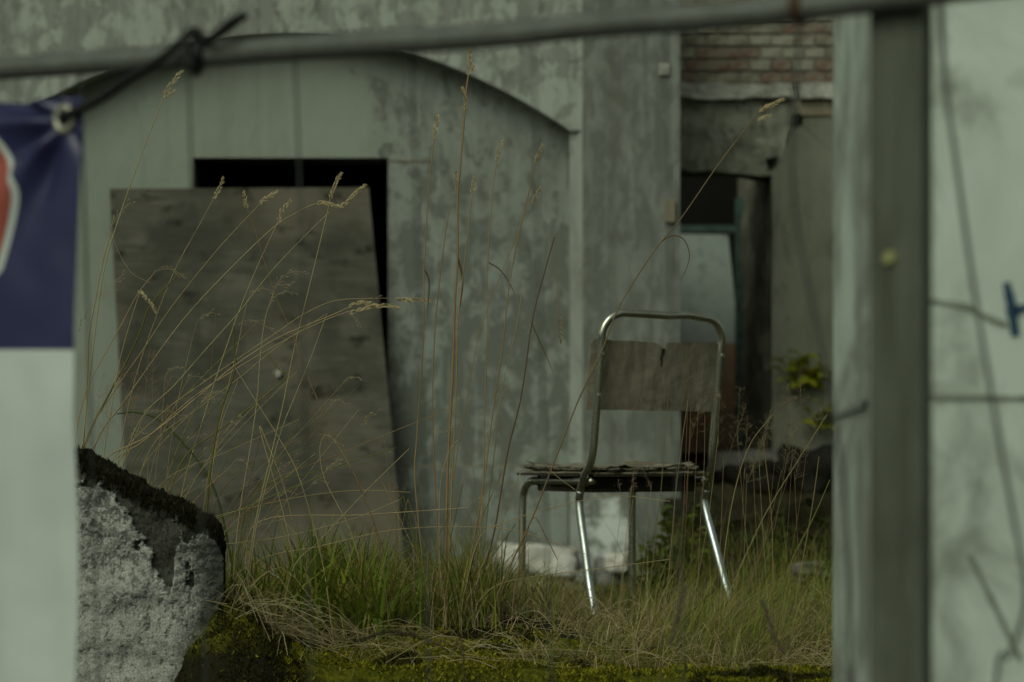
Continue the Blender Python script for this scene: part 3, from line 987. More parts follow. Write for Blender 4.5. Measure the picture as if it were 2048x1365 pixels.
        h = random.uniform(0.004, 0.011) * (1 + 1.5 * max(0, den))
        an = random.uniform(0, 6.28); wd = random.uniform(0.0012, 0.003)
        dx, dy = math.cos(an) * wd, math.sin(an) * wd
        ox, oy = random.uniform(-.005, .005), random.uniform(-.009, .003)
        u = random.random()
        cc = (0.030, 0.026, 0.010) if u < 0.5 else ((0.014, 0.012, 0.006) if u < 0.85 else (0.06, 0.045, 0.016))
        mm.add([(x - dx, y - dy, z), (x + dx, y + dy, z), (x + ox, y + oy, z + h)], [(0, 1, 2)], 0, cc)
    o = mm.build('moss', M['moss'], lw)
    o['kind'] = 'stuff'
low_wall()

# ------------------------------------------------------------------ chair
def chair():
    th = R(28)
    RLx, RLy = PX(1192, 7.6), 7.6
    c, s = math.cos(th), math.sin(th)
    # rear-left foot is local (-.205,-.215)
    lx, ly = -0.205, -0.215
    cx, cy = RLx - (lx * c - ly * s), RLy - (lx * s + ly * c)
    root = empty('school_chair', (cx, cy, -0.005))
    tag(root, 'old tubular steel chair with split plywood backrest and delaminated seat', 'chair')
    def W(x, y, z):
        return Vector((cx + x * c - y * s, cy + x * s + y * c, -0.005 + z))
    TR = 0.0108
    # back hoop
    hw = 0.178
    hl = 0.199      # the hoop is bent a little wider on the left
    def up(z):   # local y of the uprights
        return -0.185 - 0.06 * max(0, (z - 0.44)) / 0.39
    def bend(sx):      # the S-bend below the upright, from the upright down to the knee
        kx = 0.0 if sx < 0 else 0.034      # the right rear leg is bent outwards
        hx0 = hw if sx > 0 else hl
        return [(sx * (hx0 + kx * .1), -0.184, 0.45), (sx * (hx0 + kx * .3), -0.170, 0.425), (sx * (hx0 + kx * .5), -0.145, 0.402), (sx * (hw + 0.01 + kx * .8), -0.115, 0.381), (sx * (hw + .006 + kx), -0.092, 0.357), (sx * (hw + .004 + kx), -0.083, 0.33)]
    pts = bend(-1)[::-1]
    for sx in (-1,):
        for z in (0.475, 0.51, 0.56, 0.62, 0.70, 0.755):
            pts.append((sx * (hl - 0.004 * (z - .44)), up(z), z))
    rr = 0.062
    for a in np.linspace(0, math.pi / 2, 8):
        pts.append((-hl + rr - rr * math.cos(a), up(0.77 + rr * math.sin(a)), 0.772 + rr * math.sin(a)))
    for x in (-0.06, 0.0, 0.06):
        pts.append((x, up(.835), 0.834 - 0.004 * math.cos(x * 20)))
    for a in np.linspace(math.pi / 2, 0, 8):
        pts.append((hw - rr + rr * math.cos(a), up(0.765 + rr * math.sin(a)), 0.764 + rr * math.sin(a)))
    for z in (0.74, 0.70, 0.62, 0.56, 0.51, 0.475):
        pts.append((hw - 0.004 * (z - .44), up(z), z))
    pts += bend(1)
    mb = MB(); tube(mb, [W(*p) for p in catmull(pts, 3)], TR, 14)
    mb.build('back_hoop', M['tarnish'], root, smooth=True)
    for sx in (-1, 1):
        kx = 0.0 if sx < 0 else 0.034      # the right rear leg is bent outwards
        q = bend(sx)[-2:] + [(sx * (hw + .006 + kx), -0.092, 0.29), (sx * (hw + .012 + kx), -0.128, 0.2), (sx * (hw + .02 + kx), -0.172, 0.09), (sx * (0.205 + kx), -0.215, 0.0)]
        mb = MB(); tube(mb, [W(*p) for p in catmull(q, 5)], TR * 1.015, 14)
        mb.build('leg', M['chrome'], root, smooth=True)
        q = [(sx * 0.182, 0.252, 0.0), (sx * 0.18, 0.25, 0.18), (sx * 0.179, 0.249, 0.315), (sx * 0.178, 0.242, 0.35), (sx * 0.177, 0.222, 0.372), (sx * 0.176, 0.19, 0.381)]
        mb = MB(); tube(mb, [W(*p) for p in catmull(q, 5)], TR, 14)
        mb.build('leg', M['tarnish'], root, smooth=True)
        q = [(sx * 0.176, 0.19, 0.381), (sx * 0.176, 0.05, 0.382), (sx * 0.176, -0.1, 0.382), (sx * 0.177, -0.15, 0.384)]
        mb = MB(); tube(mb, [W(*p) for p in catmull(q, 4)], TR * 1.02, 14)
        mb.build('seat_rail', M['tarnish'], root, smooth=True)
    for y in (0.2, -0.1):
        mb = MB(); tube(mb, [W(-0.176, y, 0.378), W(0, y, 0.374), W(0.176, y, 0.378)], TR * 0.95, 12)
        mb.build('cross_rail', M['tarnish'], root, smooth=True)
    # backrest: curved ply, split at the top
    nx, nz = 40, 20
    V, Fc = [], []
    X0, X1, Z0, Z1 = -0.213, 0.184, 0.574, 0.766
    for k in (0, 1):
        for j in range(nz + 1):
            for i in range(nx + 1):
                u = i / nx; w_ = j / nz
                x = X0 + (X1 - X0) * u
                zt_ = Z1 - 0.004 * u - 0.006 * math.sin(u * math.pi) + 0.0025 * fbm(u * 8, 1, 0, 3) - 0.012 * sstep(0.03, 0, u) - 0.01 * sstep(0.97, 1, u)
                sp = (u - 0.535) / 0.02
                zt_ -= 0.035 * math.exp(-sp * sp) if sp > -0.2 else 0.01 * math.exp(-sp * sp * 0.2)
                zb_ = Z0 + 0.004 * (0.5 - u) + 0.0015 * fbm(u * 9, 6, 0, 3)
                z = zb_ + (zt_ - zb_) * w_
                y = up(z) + TR + 0.002 + 0.03 * math.cos((u - 0.5) * math.pi) * -0.6 + 0.018 + k * 0.008
                y += 0.002 * fbm(u * 5, w_ * 4, k, 3) + (0.004 * sstep(0.8, 1, w_) * math.exp(-abs(sp) / 4) * (1 if sp > 0 else -1))
                V.append(W(x, y, z))
    Wd = nx + 1; S = Wd * (nz + 1)
    for j in range(nz):
        for i in range(nx):
            q = j * Wd + i
            Fc.append((q, q + 1, q + Wd + 1, q + Wd)); Fc.append((S + q, S + q + Wd, S + q + Wd + 1, S + q + 1))
    rim = [i for i in range(Wd)] + [j * Wd + nx for j in range(1, nz + 1)] + [nz * Wd + i for i in range(nx - 1, -1, -1)] + [j * Wd for j in range(nz - 1, 0, -1)]
    for i in range(len(rim)):
        p, q = rim[i], rim[(i + 1) % len(rim)]
        Fc.append((p, S + p, S + q, q))
    mb = MB(); mb.add(V, Fc)
    br = mb.build('backrest', M['backrest'], root)
    # narrow dark split running down from the notch
    mb = MB()
    sxs = X0 + (X1 - X0) * 0.535 + 0.002
    v = []
    for t in np.linspace(0, 1, 9):
        z = 0.742 - 0.048 * t
        x = sxs + 0.0015 * math.sin(t * 9) - 0.004 * t
        wv = 0.0042 * (1 - t) + 0.0006
        yb = up(z) + TR + 0.002 - 0.018 + 0.018 - 0.0028
        v += [W(x - wv, yb, z), W(x + wv, yb, z), W(x + wv, yb + 0.004, z), W(x - wv, yb + 0.004, z)]
    f = []
    for i in range(8):
        for k in range(4):
            f.append((i * 4 + k, i * 4 + (k + 1) % 4, (i + 1) * 4 + (k + 1) % 4, (i + 1) * 4 + k))
    mb.add(v, f)
    mb.build('split', M['seat_dark'], br)
    for sx in (-1, 1):
        for z in (0.615, 0.725):
            mb = MB()
            hx = hw if sx > 0 else -hl
            tube(mb, [W(hx, up(z) - TR - 0.003, z), W(hx, up(z) - TR + 0.004, z)], 0.005, 8)
            mb.build('rivet', M['tarnish'], root)
    # seat: separate plies coming apart, on a dark rotten base board
    mb = MB()
    v = []
    for zz in (0.352, 0.3955):
        for (x, y) in ((-0.165, -0.12), (0.165, -0.12), (0.165, 0.19), (-0.165, 0.19)):
            v.append(W(x, y, zz))
    mb.add(v, [(3, 2, 1, 0), (4, 5, 6, 7), (0, 1, 5, 4), (1, 2, 6, 5), (2, 3, 7, 6), (3, 0, 4, 7)])
    mb.build('seat_base', M['seat_dark'], root, bevel=0.004)
    st = MB()
    seat = None
    plies = [(0.396, M['seat_dark'], 0.006), (0.403, M['seat_ply'], 0.004), (0.4095, M['seat_dark'], 0.0028), (0.4145, M['seat_ply'], 0.0028), (0.419, M['seat_ply'], 0.0022)]
    for k, (zb_, mt, t_) in enumerate(plies):
        nx, ny = 44, 34
        V, Fc = [], []
        for tt in (0, 1):
            for j in range(ny + 1):
                for i in range(nx + 1):
                    u, v_ = i / nx, j / ny
                    ins = 0.004 * k
                    rag = 0.006 * k
                    xa = -0.205 + 0.022 * sstep(0.45, 0.2, v_) + ins + rag * fbm(v_ * 9, k * 3.1, 0, 3); xb = 0.2 - 0.034 * sstep(0.45, 0.2, v_) - ins - rag * fbm(v_ * 9, k * 5.1, 3, 3)
                    ya = -0.175 + ins + rag * 1.6 * fbm(u * 10, k * 2.2, 5, 3); yb = 0.235 - ins * 1.5 + rag * fbm(u * 10, k * 4.2, 7, 3)
                    x = xa + (xb - xa) * u; y = ya + (yb - ya) * v_
                    z = zb_ + tt * t_
                    z += -0.010 * math.sin(u * math.pi) * math.sin(v_ * math.pi)
                    amp = 0.0012 * k
                    z += amp * 2.2 * max(0, fbm(u * 4, v_ * 4, k * 0.35, 3)) + amp * 0.6 * fbm(u * 14, v_ * 10, k, 2)
                    curl = sstep(0.72, 1.0, v_) * sstep(0.55, 0.0, u)
                    z += curl * 0.0022 * k * (1 + fbm(u * 7, v_ * 5, k * 2, 2))
                    z += 0.010 * (k / 4) * sstep(0.5, 1.0, u) * (0.6 + 0.7 * fbm(u * 8, v_ * 6, 4, 3))
                    V.append(W(x, y, z))
        Wd = nx + 1; S = Wd * (ny + 1)
        for j in range(ny):
            for i in range(nx):
                q = j * Wd + i
                Fc.append((q, q + Wd, q + Wd + 1, q + 1)); Fc.append((S + q, S + q + 1, S + q + Wd + 1, S + q + Wd))
        rim = [i for i in range(Wd)] + [j * Wd + nx for j in range(1, ny + 1)] + [ny * Wd + i for i in range(nx - 1, -1, -1)] + [j * Wd for j in range(ny - 1, 0, -1)]
        for i in range(len(rim)):
            p, q = rim[i], rim[(i + 1) % len(rim)]
            Fc.append((p, q, S + q, S + p))
        mb = MB(); mb.add(V, Fc)
        if k == 0:
            seat = mb.build('seat', mt, root)
        else:
            mb.build('veneer', mt, seat)
chair()

# ------------------------------------------------------------------ white pier at the right
def pier():
    D0 = 3.3
    DS = 4.0
    xa = PX(1742, D0)
    xs = PX(1665, DS)
    root = empty('gate_pier', (xa + 0.4, D0 + 0.5, -1.1))
    tag(root, 'stained white-painted wall end behind the grey fence post', 'wall')
    # plan: front corner, front face to the right, side face going back
    plan = [(xa, D0), (2.6, D0 + 0.12), (2.6, DS + 0.05), (xs, DS)]
    mb = MB()
    zt = 2.3
    v = [(x, y, -1.12) for x, y in plan] + [(x, y, zt) for x, y in plan]
    mb.add(v, [(0, 1, 5, 4), (1, 2, 6, 5), (2, 3, 7, 6), (3, 0, 4, 7), (4, 5, 6, 7)])
    mb.build('masonry', M['pier'], root, bevel=0.012)
    # groove lines, one course joint round the corner
    def face_pt(px, py, off=0.003):
        # front face: y = D0 + (x-xa)*k
        k = 0.12 / (2.6 - xa)
        # ray: x=(px-1024)/F*y
        t = (px - 1024) / F
        y = (D0 - xa * k) / (1 - t * k)
        p = P(px, py, y); p.y -= off
        return p
    def stripe(name, pts, wpx, mat):
        m_ = MB()
        pts = catmull(pts + [], 5) if False else pts
        L, Rr = [], []
        fine = []
        for i in range(len(pts) - 1):
            for j in range(8):
                t = j / 8
                fine.append((pts[i][0] + (pts[i + 1][0] - pts[i][0]) * t, pts[i][1] + (pts[i + 1][1] - pts[i][1]) * t))
        fine.append(pts[-1])
        v_, f_ = [], []
        for i, (a, b) in enumerate(fine):
            q = fine[min(i + 1, len(fine) - 1)]; r_ = fine[max(i - 1, 0)]
            dx, dy = q[0] - r_[0], q[1] - r_[1]
            l = math.hypot(dx, dy)
            w_ = wpx * (0.75 + 0.6 * fbm(a * 0.02, b * 0.02, 3, 3))
            nx_, ny_ = -dy / l * w_ / 2, dx / l * w_ / 2
            for o_ in (0.003, -0.003):
                v_.append(face_pt(a + nx_, b + ny_, o_)); v_.append(face_pt(a - nx_, b - ny_, o_))
        for i in range(len(fine) - 1):
            q = i * 4
            f_.append((q, q + 1, q + 5, q + 4))
            f_.append((q, q + 4, q + 6, q + 2)); f_.append((q + 1, q + 3, q + 7, q + 5))
        m_.add(v_, f_)
        return m_.build(name, mat, root)
    stripe('painted_letter', [(2012, 566), (2022, 610), (2030, 672)], 20, M['blue_paint'])
    stripe('painted_letter', [(2024, 622), (2064, 612)], 20, M['blue_paint'])
    stripe('painted_letter', [(2064, 560), (2074, 610), (2084, 668)], 20, M['blue_paint'])
    stripe('crack', [(1790, 588), (1870, 602), (1930, 612), (1985, 640), (2012, 650)], 13, M['grey_line'])
    stripe('crack', [(1770, 793), (1880, 794), (1960, 795), (2100, 797)], 14, M['grey_line'])
    stripe('crack', [(1938, 1110), (1985, 1205), (2040, 1320)], 16, M['grey_line'])
    # joint on the side face
    m_ = MB()
    a = Vector((xa - 0.003, D0 + 0.05, PZ(806, D0))); b = Vector((xs - 0.003, DS - 0.03, PZ(835, DS)))
    h = Vector((0, 0, 0.004)); o_ = Vector((0.006, 0, 0))
    m_.add([a - h, b - h, b + h, a + h, a - h + o_, b - h + o_, b + h + o_, a + h + o_], [(0, 1, 2, 3), (4, 7, 6, 5), (3, 2, 6, 7), (0, 4, 5, 1)])
    m_.build('crack', M['grey_line'], root)
pier()

# ------------------------------------------------------------------ fence
def fD(px):
    return 3.0224 / (1 + 0.617 * (px - 1024) / F)
def fP(px, py, off=0.0):
    return P(px, py, fD(px) + off)
fence = empty('site_fence', (0, fD(1024), -1.1))
tag(fence, 'galvanised temporary fence panel with bent top tube and thin upright wires', 'fence')
tpts = [(-700, 188), (-300, 160), (0, 138), (300, 117), (600, 95), (850, 80), (1024, 67), (1200, 49), (1400, 35), (1600, 16), (1848, -14), (2100, -48), (2500, -105)]
tc = [fP(*p) for p in tpts]
mb = MB(); tube(mb, catmull(tc, 6), 0.0138, 18)
mb.build('top_tube', M['galv'], fence, smooth=True)
def tube_z(px):
    for i in range(len(tpts) - 1):
        if tpts[i][0] <= px <= tpts[i + 1][0]:
            t = (px - tpts[i][0]) / (tpts[i + 1][0] - tpts[i][0])
            return tpts[i][1] + (tpts[i + 1][1] - tpts[i][1]) * t
mb = MB(); tube(mb, [Vector((fP(px, 0).x, fP(px, 0).y, -0.95)) for px in (-700, 0, 1024, 2500)], 0.0138, 12)
mb.build('bottom_tube', M['galv'], fence, smooth=True)
for px in (-655, -420, -232, -50, 160, 375, 588, 822, 1066, 1330):
    ty = tube_z(px) if px > -700 else 160
    a = fP(px, ty - 26, 0.016); 
    b = fP(px + 26, 1000, 0.016)
    dz = (b - a) / (b.z - a.z)
    e_ = a + dz * (-0.95 - a.z)
    mid = a.lerp(b, 0.45) + Vector((random.uniform(-.002, .002), 0, 0))
    mb = MB(); tube(mb, catmull([a, mid, b, e_], 8), 0.00125, 8)
    mb.build('wire', M['wire'], fence, smooth=True)
# two bent wires at the right
bent = [(1600, 0), (1598, 60), (1592, 170), (1584, 300), (1590, 420), (1614, 560), (1645, 700), (1672, 860), (1690, 1000), (1700, 1300), (1705, 2400)]
mb = MB(); tube(mb, catmull([fP(x, y, 0.016) for x, y in bent], 6), 0.0021, 8)
mb.build('bent_wire', M['wire'], fence, smooth=True)
bent = [(1880, -30), (1884, 60), (1892, 180), (1906, 280), (1945, 560), (1985, 800), (2022, 1010), (2052, 1190), (2020, 1310), (1990, 1400), (1960, 2300)]
mb = MB(); tube(mb, catmull([fP(x, y, 0.05) for x, y in bent], 6), 0.0026, 8)
mb.build('bent_wire', M['galv'], fence, smooth=True)
mb = MB()
a, b = fP(1590, 18), fP(1612, 15)
tube(mb, [a, b], 0.0155, 14)
mb.build('weld_collar', M['rust'], fence, smooth=True)
# flat post
fdir = Vector((1.102, -0.68, 0)).normalized()
fnor = Vector((-fdir.y * -1, 0, 0))
fnor = Vector((fdir.y, -fdir.x, 0)).normalized()      # towards the camera side
pa, pb_ = fP(1735, 500, 0.018), fP(1843, 500, 0.018)
def post_corner(px):
    p = fP(px, 500, 0.018); return Vector((p.x, p.y, 0))
A, B = post_corner(1736), post_corner(1846)
back = -fnor * 0.026
mb = MB()
v = []
for z in (-1.1, 1.25):
    for p in (A, B, B + back, A + back):
        v.append(Vector((p.x, p.y, z)))
mb.add(v, [(0, 1, 5, 4), (1, 2, 6, 5), (2, 3, 7, 6), (3, 0, 4, 7), (4, 5, 6, 7), (3, 2, 1, 0)])
mb.build('post', M['post'], fence, bevel=0.004)
c = fP(1781, 517, 0.018)
mb = MB(); tube(mb, [c + fnor * -0.001, c + fnor * 0.004, c + fnor * 0.007], lambda t: 0.0085 - 0.003 * t, 6)
mb.build('bolt', M['bolt'], fence)

# ------------------------------------------------------------------ banner
def banner():
    root = empty('site_banner', tuple(fP(-300, 800, -0.03)))
    tag(root, 'navy and white vinyl banner with a white-edged red emblem tied to the fence', 'banner')
    gx, gy = 138, 240
    def right(py):
        return 172 - 22 * sstep(195, 690, py)
    def disp(px, py):
        dx, dy = px - gx, py - gy
        r = math.hypot(dx, dy) + 1e-6
        an = math.atan2(dy, -dx)      # 0 = left, + = down
        fo = math.exp(-r / 300.0) * sstep(10, 70, r)
        w_ = math.sin(an * 8.0 + 0.6) * 0.75 + math.sin(an * 13 + 2) * 0.25
        ed_ = 0.15 + 0.85 * sstep(-5, 75, right(py) - px)
        return fo * w_ * 0.017 * ed_ + 0.006 * math.sin(px * 0.006 + py * 0.003) + 0.005 * fbm(px * 0.004, py * 0.003, 2, 3) + 0.010 * sstep(650, 900, py) * fbm(px * 0.009, py * 0.0016, 6, 2)
    def S(px, py, off=0.0):
        p = fP(px, py, -0.03)
        return p + fnor * (disp(px, py) + off)
    def top_(px):
        return 206 - 11 * sstep(-50, 172, px) + 5 * math.sin(px * .02) * sstep(172, 60, px)
    nx, ny = 120, 150
    V, Fc, mi = [], [], []
    pys = list(np.linspace(0, 1, 60)) + list(np.linspace(1, 2, 61)[1:])
    for t in pys:
        for i in range(nx + 1):
            u = (i / nx)
            u = 1 - (1 - u) ** 1.8
            py0 = 700
            px = -900 + (right(200 if t == 0 else (200 + 500 * t if t < 1 else 701)) + 900) * u
            tp = top_(px)
            py = tp + (py0 - tp) * t if t <= 1 else py0 + (t - 1) * 1000
            V.append(S(px, py))
    Wd = nx + 1
    for j in range(len(pys) - 1):
        for i in range(nx):
            Fc.append((j * Wd + i, j * Wd + i + 1, (j + 1) * Wd + i + 1, (j + 1) * Wd + i))
            mi.append(0 if pys[j + 1] <= 1.0001 else 1)
    mb = MB(); mb.v, mb.f, mb.m = [tuple(p) for p in V], Fc, mi
    o = mb.build('sheet', [M['banner_blue'], M['banner_white']], root, smooth=True)
    so = o.modifiers.new('thick', 'SOLIDIFY'); so.thickness = 0.0008; so.offset = -1
    # emblem: a lozenge with a rounded point, white rim
    def emblem(scale):
        pts = []
        cx, cy = -150, 400
        base = [(50, 372), (51, 388), (47, 410), (12, 540), (-60, 640), (-240, 640), (-300, 540), (-338, 400), (-300, 290), (-240, 180), (-60, 180), (12, 292), (42, 355)]
        return [(cx + (a - cx) * scale, cy + (b - cy) * scale) for a, b in base]
    def print_(name, outline, off, mat):
        bm = bmesh.new()
        cx, cy = -150, 400
        rings = 26
        vs = []
        dense = []
        for i in range(len(outline)):
            a, b = outline[i], outline[(i + 1) % len(outline)]
            for k in range(6):
                dense.append((a[0] + (b[0] - a[0]) * k / 6, a[1] + (b[1] - a[1]) * k / 6))
        for r_ in range(rings + 1):
            vs.append([bm.verts.new(S(cx + (a - cx) * max(r_ / rings, .001), max(cy + (b - cy) * max(r_ / rings, .001), 215), off) - world_loc(root)) for a, b in dense])
        for r_ in range(rings):
            for i in range(len(dense)):
                j = (i + 1) % len(dense)
                bm.faces.new((vs[r_][i], vs[r_][j], vs[r_ + 1][j], vs[r_ + 1][i]))
        me = bpy.data.meshes.new(name); bm.to_mesh(me); bm.free()
        me.materials.append(mat)
        me.polygons.foreach_set('use_smooth', [True] * len(me.polygons))
        ob = bpy.data.objects.new(name, me); col.objects.link(ob); ob.parent = root
    print_('emblem_border', emblem(1.0), 0.0012, M['banner_white'])
    print_('red_emblem', emblem(0.945), 0.0022, M['banner_red'])
    # eyelet
    mb = MB()
    c = S(gx, gy, 0.003)
    ring = []
    for a in np.linspace(0, 2 * math.pi, 40, endpoint=False):
        ring.append(c + fdir * (math.cos(a) * 0.0118) + Vector((0, 0, 1)) * (math.sin(a) * 0.0135))
    tube(mb, ring, 0.0048, 10, closed=True)
    mb.build('eyelet', M['eyelet'], root, smooth=True)
    return S
BS = banner()
# cord
cd = MB()
g0 = BS(140, 241, -0.004)
pts = [g0, BS(146, 237, 0.012), fP(200, 198, -0.04), fP(270, 150, -0.045), fP(330, 112, -0.035), fP(362, 84, -0.028), fP(378, 68, -0.01), fP(392, 72, 0.02), fP(396, 110, 0.026), fP(392, 142, 0.0), fP(388, 138, -0.026), fP(376, 108, -0.03), fP(372, 76, -0.026), fP(392, 62, -0.02), fP(412, 82, -0.03), fP(440, 66, -0.034), fP(462, 48, -0.034), fP(490, 31, -0.034)]
tube(cd, catmull(pts, 7), lambda t: 0.0052 + 0.0016 * math.exp(-((t - 0.93) / 0.04) ** 2), 10)
ring = [fP(402, tube_z(402), 0) + Vector((0.004 * math.sin(a), math.cos(a) * 0.0185, math.sin(a) * 0.0185)) for a in np.linspace(0, 2 * math.pi, 20, endpoint=False)]
tube(cd, ring, 0.0052, 8, closed=True)
o = cd.build('tie_cord', M['cord'], None, smooth=True)
tag(o, 'black elastic cord knotted round the fence tube and hooked in the banner eyelet', 'cord')

# ------------------------------------------------------------------ vegetation
PAL_G = [(0.21, 0.27, 0.026), (0.16, 0.225, 0.024), (0.28, 0.30, 0.036), (0.11, 0.16, 0.02), (0.28, 0.26, 0.05)]
PAL_Y = [(0.33, 0.285, 0.075), (0.26, 0.245, 0.055), (0.40, 0.33, 0.125), (0.21, 0.22, 0.042)]
PAL_S = [(0.44, 0.36, 0.18), (0.34, 0.27, 0.13), (0.52, 0.44, 0.24), (0.20, 0.15, 0.07), (0.38, 0.31, 0.17)]
PAL_B = [(0.15, 0.09, 0.04), (0.115, 0.08, 0.036), (0.19, 0.125, 0.06)]
PAL_O = [(0.46, 0.30, 0.08), (0.40, 0.27, 0.08)]
def jit(c, k=0.2):
    f = random.uniform(1 - k, 1 + k)
    return tuple(max(0.003, x * f * random.uniform(0.93, 1.07)) for x in c)

def blade(mb, x, y, z, h, lean, az, wd, c, segs=4, droop=1.7):
    dx, dy = math.cos(az), math.sin(az)
    sa = az + math.pi / 2 + random.uniform(-0.9, 0.9)
    sx, sy = math.cos(sa), math.sin(sa)
    v, f = [], []
    for i in range(segs + 1):
        t = i / segs
        o = lean * h * t ** droop
        px, py, pz = x + dx * o, y + dy * o, z + h * t * (1 - 0.35 * min(1, lean) * t)
        w_ = wd * (1 - t ** 1.6) * 0.5 + 0.0002
        v.append((px - sx * w_, py - sy * w_, pz)); v.append((px + sx * w_, py + sy * w_, pz))
    for i in range(segs):
        f.append((2 * i, 2 * i + 1, 2 * i + 3, 2 * i + 2))
    mb.add(v, f, 0, c)

def ok_spot(x, y):
    # not inside the low wall or the pier
    if x < LW_XR + 0.01 and y < 6.34: return False
    
    return y > edge(x) + 0.02

def scatter(mb, n_, pxr, Dr, hr, wr, pal, lean=(0.1, 0.9), az=None, clump=0.0, straw=0.0, hcurve=None):
    k = 0; tries = 0
    while k < n_ and tries < n_ * 12:
        tries += 1
        D = random.uniform(*Dr)
        px = random.uniform(*pxr)
        x = PX(px, D)
        if not ok_spot(x, D): continue
        if clump and random.random() > 0.5 + clump * fbm(x, D, 5, 2, 4.5): continue
        h = random.uniform(*hr) * (hcurve(px) if hcurve else 1)
        a = random.uniform(0, 6.283) if az is None else random.gauss(az[0], az[1])
        p = random.choice(PAL_S) if random.random() < straw else random.choice(pal)
        blade(mb, x, D, ground(x, D) - 0.004, h, random.uniform(*lean), a, random.uniform(*wr), jit(p))
        k += 1
g = MB()
# lush tuft right of the low wall, then the middle, then the fine grass round the chair
scatter(g, 800, (425, 800), (6.42, 7.2), (0.12, 0.30), (0.004, 0.0105), PAL_G, (0.1, 1.1), None, 1.4, 0.06, lambda p: 0.7 + 0.3 * math.sin((p - 425) / 375 * 3.14))
scatter(g, 70, (440, 800), (6.45, 7.0), (0.12, 0.26), (0.004, 0.008), PAL_O, (0.3, 1.6), None, 0)
scatter(g, 900, (425, 800), (6.4, 7.4), (0.04, 0.15), (0.0015, 0.004), PAL_G, (0.2, 1.3), None, 0.8, 0.1)
scatter(g, 1000, (760, 1120), (6.5, 7.6), (0.05, 0.20), (0.0016, 0.0036), PAL_G + PAL_Y, (0.1, 1.2), None, 1.2, 0.25)
scatter(g, 380, (850, 1000), (6.6, 6.95), (0.1, 0.28), (0.002, 0.005), PAL_G + PAL_Y, (0.1, 0.8), None, 0, 0.2)
scatter(g, 160, (700, 850), (6.5, 6.9), (0.1, 0.26), (0.003, 0.007), PAL_G, (0.2, 0.9), None, 0, 0.1)
scatter(g, 6300, (1050, 1750), (6.12, 8.6), (0.04, 0.17), (0.0011, 0.0024), PAL_G + PAL_Y, (0.2, 1.3), (0.3, 1.0), 1.8, 0.24, lambda p: 0.55 + 0.45 * sstep(1200, 1330, p))
scatter(g, 260, (1420, 1530), (6.9, 7.7), (0.10, 0.17), (0.0012, 0.0026), PAL_G + PAL_Y, (0.2, 1.0), (0.3, 0.8), 0, 0.1)
scatter(g, 450, (1260, 1700), (6.5, 8.0), (0.14, 0.26), (0.0012, 0.0026), PAL_G + PAL_Y, (0.2, 1.0), (0.3, 0.8), 0.5, 0.1)
scatter(g, 500, (1270, 1700), (8.0, 9.8), (0.14, 0.34), (0.002, 0.004), PAL_B + PAL_G, (0.1, 0.8), None, 0.6, 0.08)
scatter(g, 2200, (200, 1750), (8.0, 12.6), (0.02, 0.08), (0.002, 0.005), PAL_G + PAL_Y, (0.2, 1.0), None, 0.9, 0.15)
scatter(g, 900, (-300, 430), (6.45, 8.5), (0.1, 0.3), (0.002, 0.005), PAL_G + PAL_Y, (0.2, 1.0), None, 0.9, 0.25)
scatter(g, 2000, (1750, 3200), (6.1, 12), (0.05, 0.2), (0.002, 0.005), PAL_G + PAL_Y, (0.2, 1.0), None, 0.9, 0.2)
scatter(g, 1500, (-1500, -300), (6.8, 12), (0.05, 0.2), (0.002, 0.005), PAL_G + PAL_Y, (0.2, 1.0), None, 0.9, 0.2)
# a sparse fringe of short blades through the moss and straw
scatter(g, 500, (430, 1720), (6.05, 6.5), (0.02, 0.07), (0.001, 0.002), PAL_G + PAL_Y, (0.3, 1.4), None, 1.2, 0.3)
# bank below the doorway: reddish and dark green growth
for k in range(220):
    D = random.uniform(11.6, 13.9); px = random.uniform(1375, 1800)
    x = PX(px, D)
    blade(g, x, D, PZ(1000, 13.2) - 0.03, random.uniform(0.05, 0.22), random.uniform(.2, 1), random.uniform(0, 6.28), random.uniform(.003, .006), jit(random.choice([(0.06, 0.04, 0.02), (0.05, 0.06, 0.015)])))
o = g.build('meadow_grass', M['veg'])
tag(o, 'mixed green and yellowing grass covering the terrace', 'grass', kind='stuff')

# straw litter: nearly flat, crossing dry stems
s_ = MB()
def litter(n_, pxr, Dr, lr, rr=(0.0004, 0.00085), lift=0.05):
    k = 0
    while k < n_:
        D = random.uniform(*Dr); px = random.uniform(*pxr)
        x = PX(px, D)
        if not ok_spot(x, D): continue
        if random.random() > 0.42 + 1.3 * fbm(x, D, 8, 2, 4): continue
        k += 1
        a = random.gauss(0, 0.9) + (math.pi if random.random() < .5 else 0)
        L = random.uniform(*lr)
        dx, dy = math.cos(a) * L, math.sin(a) * L * 0.6
        z0 = ground(x, D) + random.uniform(0.0, 0.02)
        up_ = random.uniform(0, lift)
        x2, y2 = x + dx, D + dy
        ze = ground(x2, y2) if y2 > edge(x2) + .01 else z0
        p = [Vector((x, D, z0)), Vector((x + dx * .5, D + dy * .5, (z0 + max(ze, z0 - .05)) / 2 + up_)), Vector((x2, y2, max(ze, z0 - 0.05) + random.uniform(0, 0.03)))]
        tube(s_, catmull(p, 3), random.uniform(*rr), 3, 0, jit(random.choice(PAL_S)), cap=False)
litter(330, (395, 1000), (6.1, 7.0), (0.04, 0.24), lift=0.06)
litter(120, (395, 560), (5.98, 6.5), (0.08, 0.26), (0.0004, 0.0008), lift=0.10)
litter(650, (950, 1720), (5.95, 7.5), (0.03, 0.18), lift=0.06)
litter(110, (430, 1720), (6.02, 6.3), (0.04, 0.2), lift=0.03)
litter(450, (1000, 1720), (6.8, 7.8), (0.05, 0.2), lift=0.1)
litter(200, (430, 1000), (6.7, 7.6), (0.05, 0.3), lift=0.12)
o = s_.build('dry_grass_litter', M['straw'])
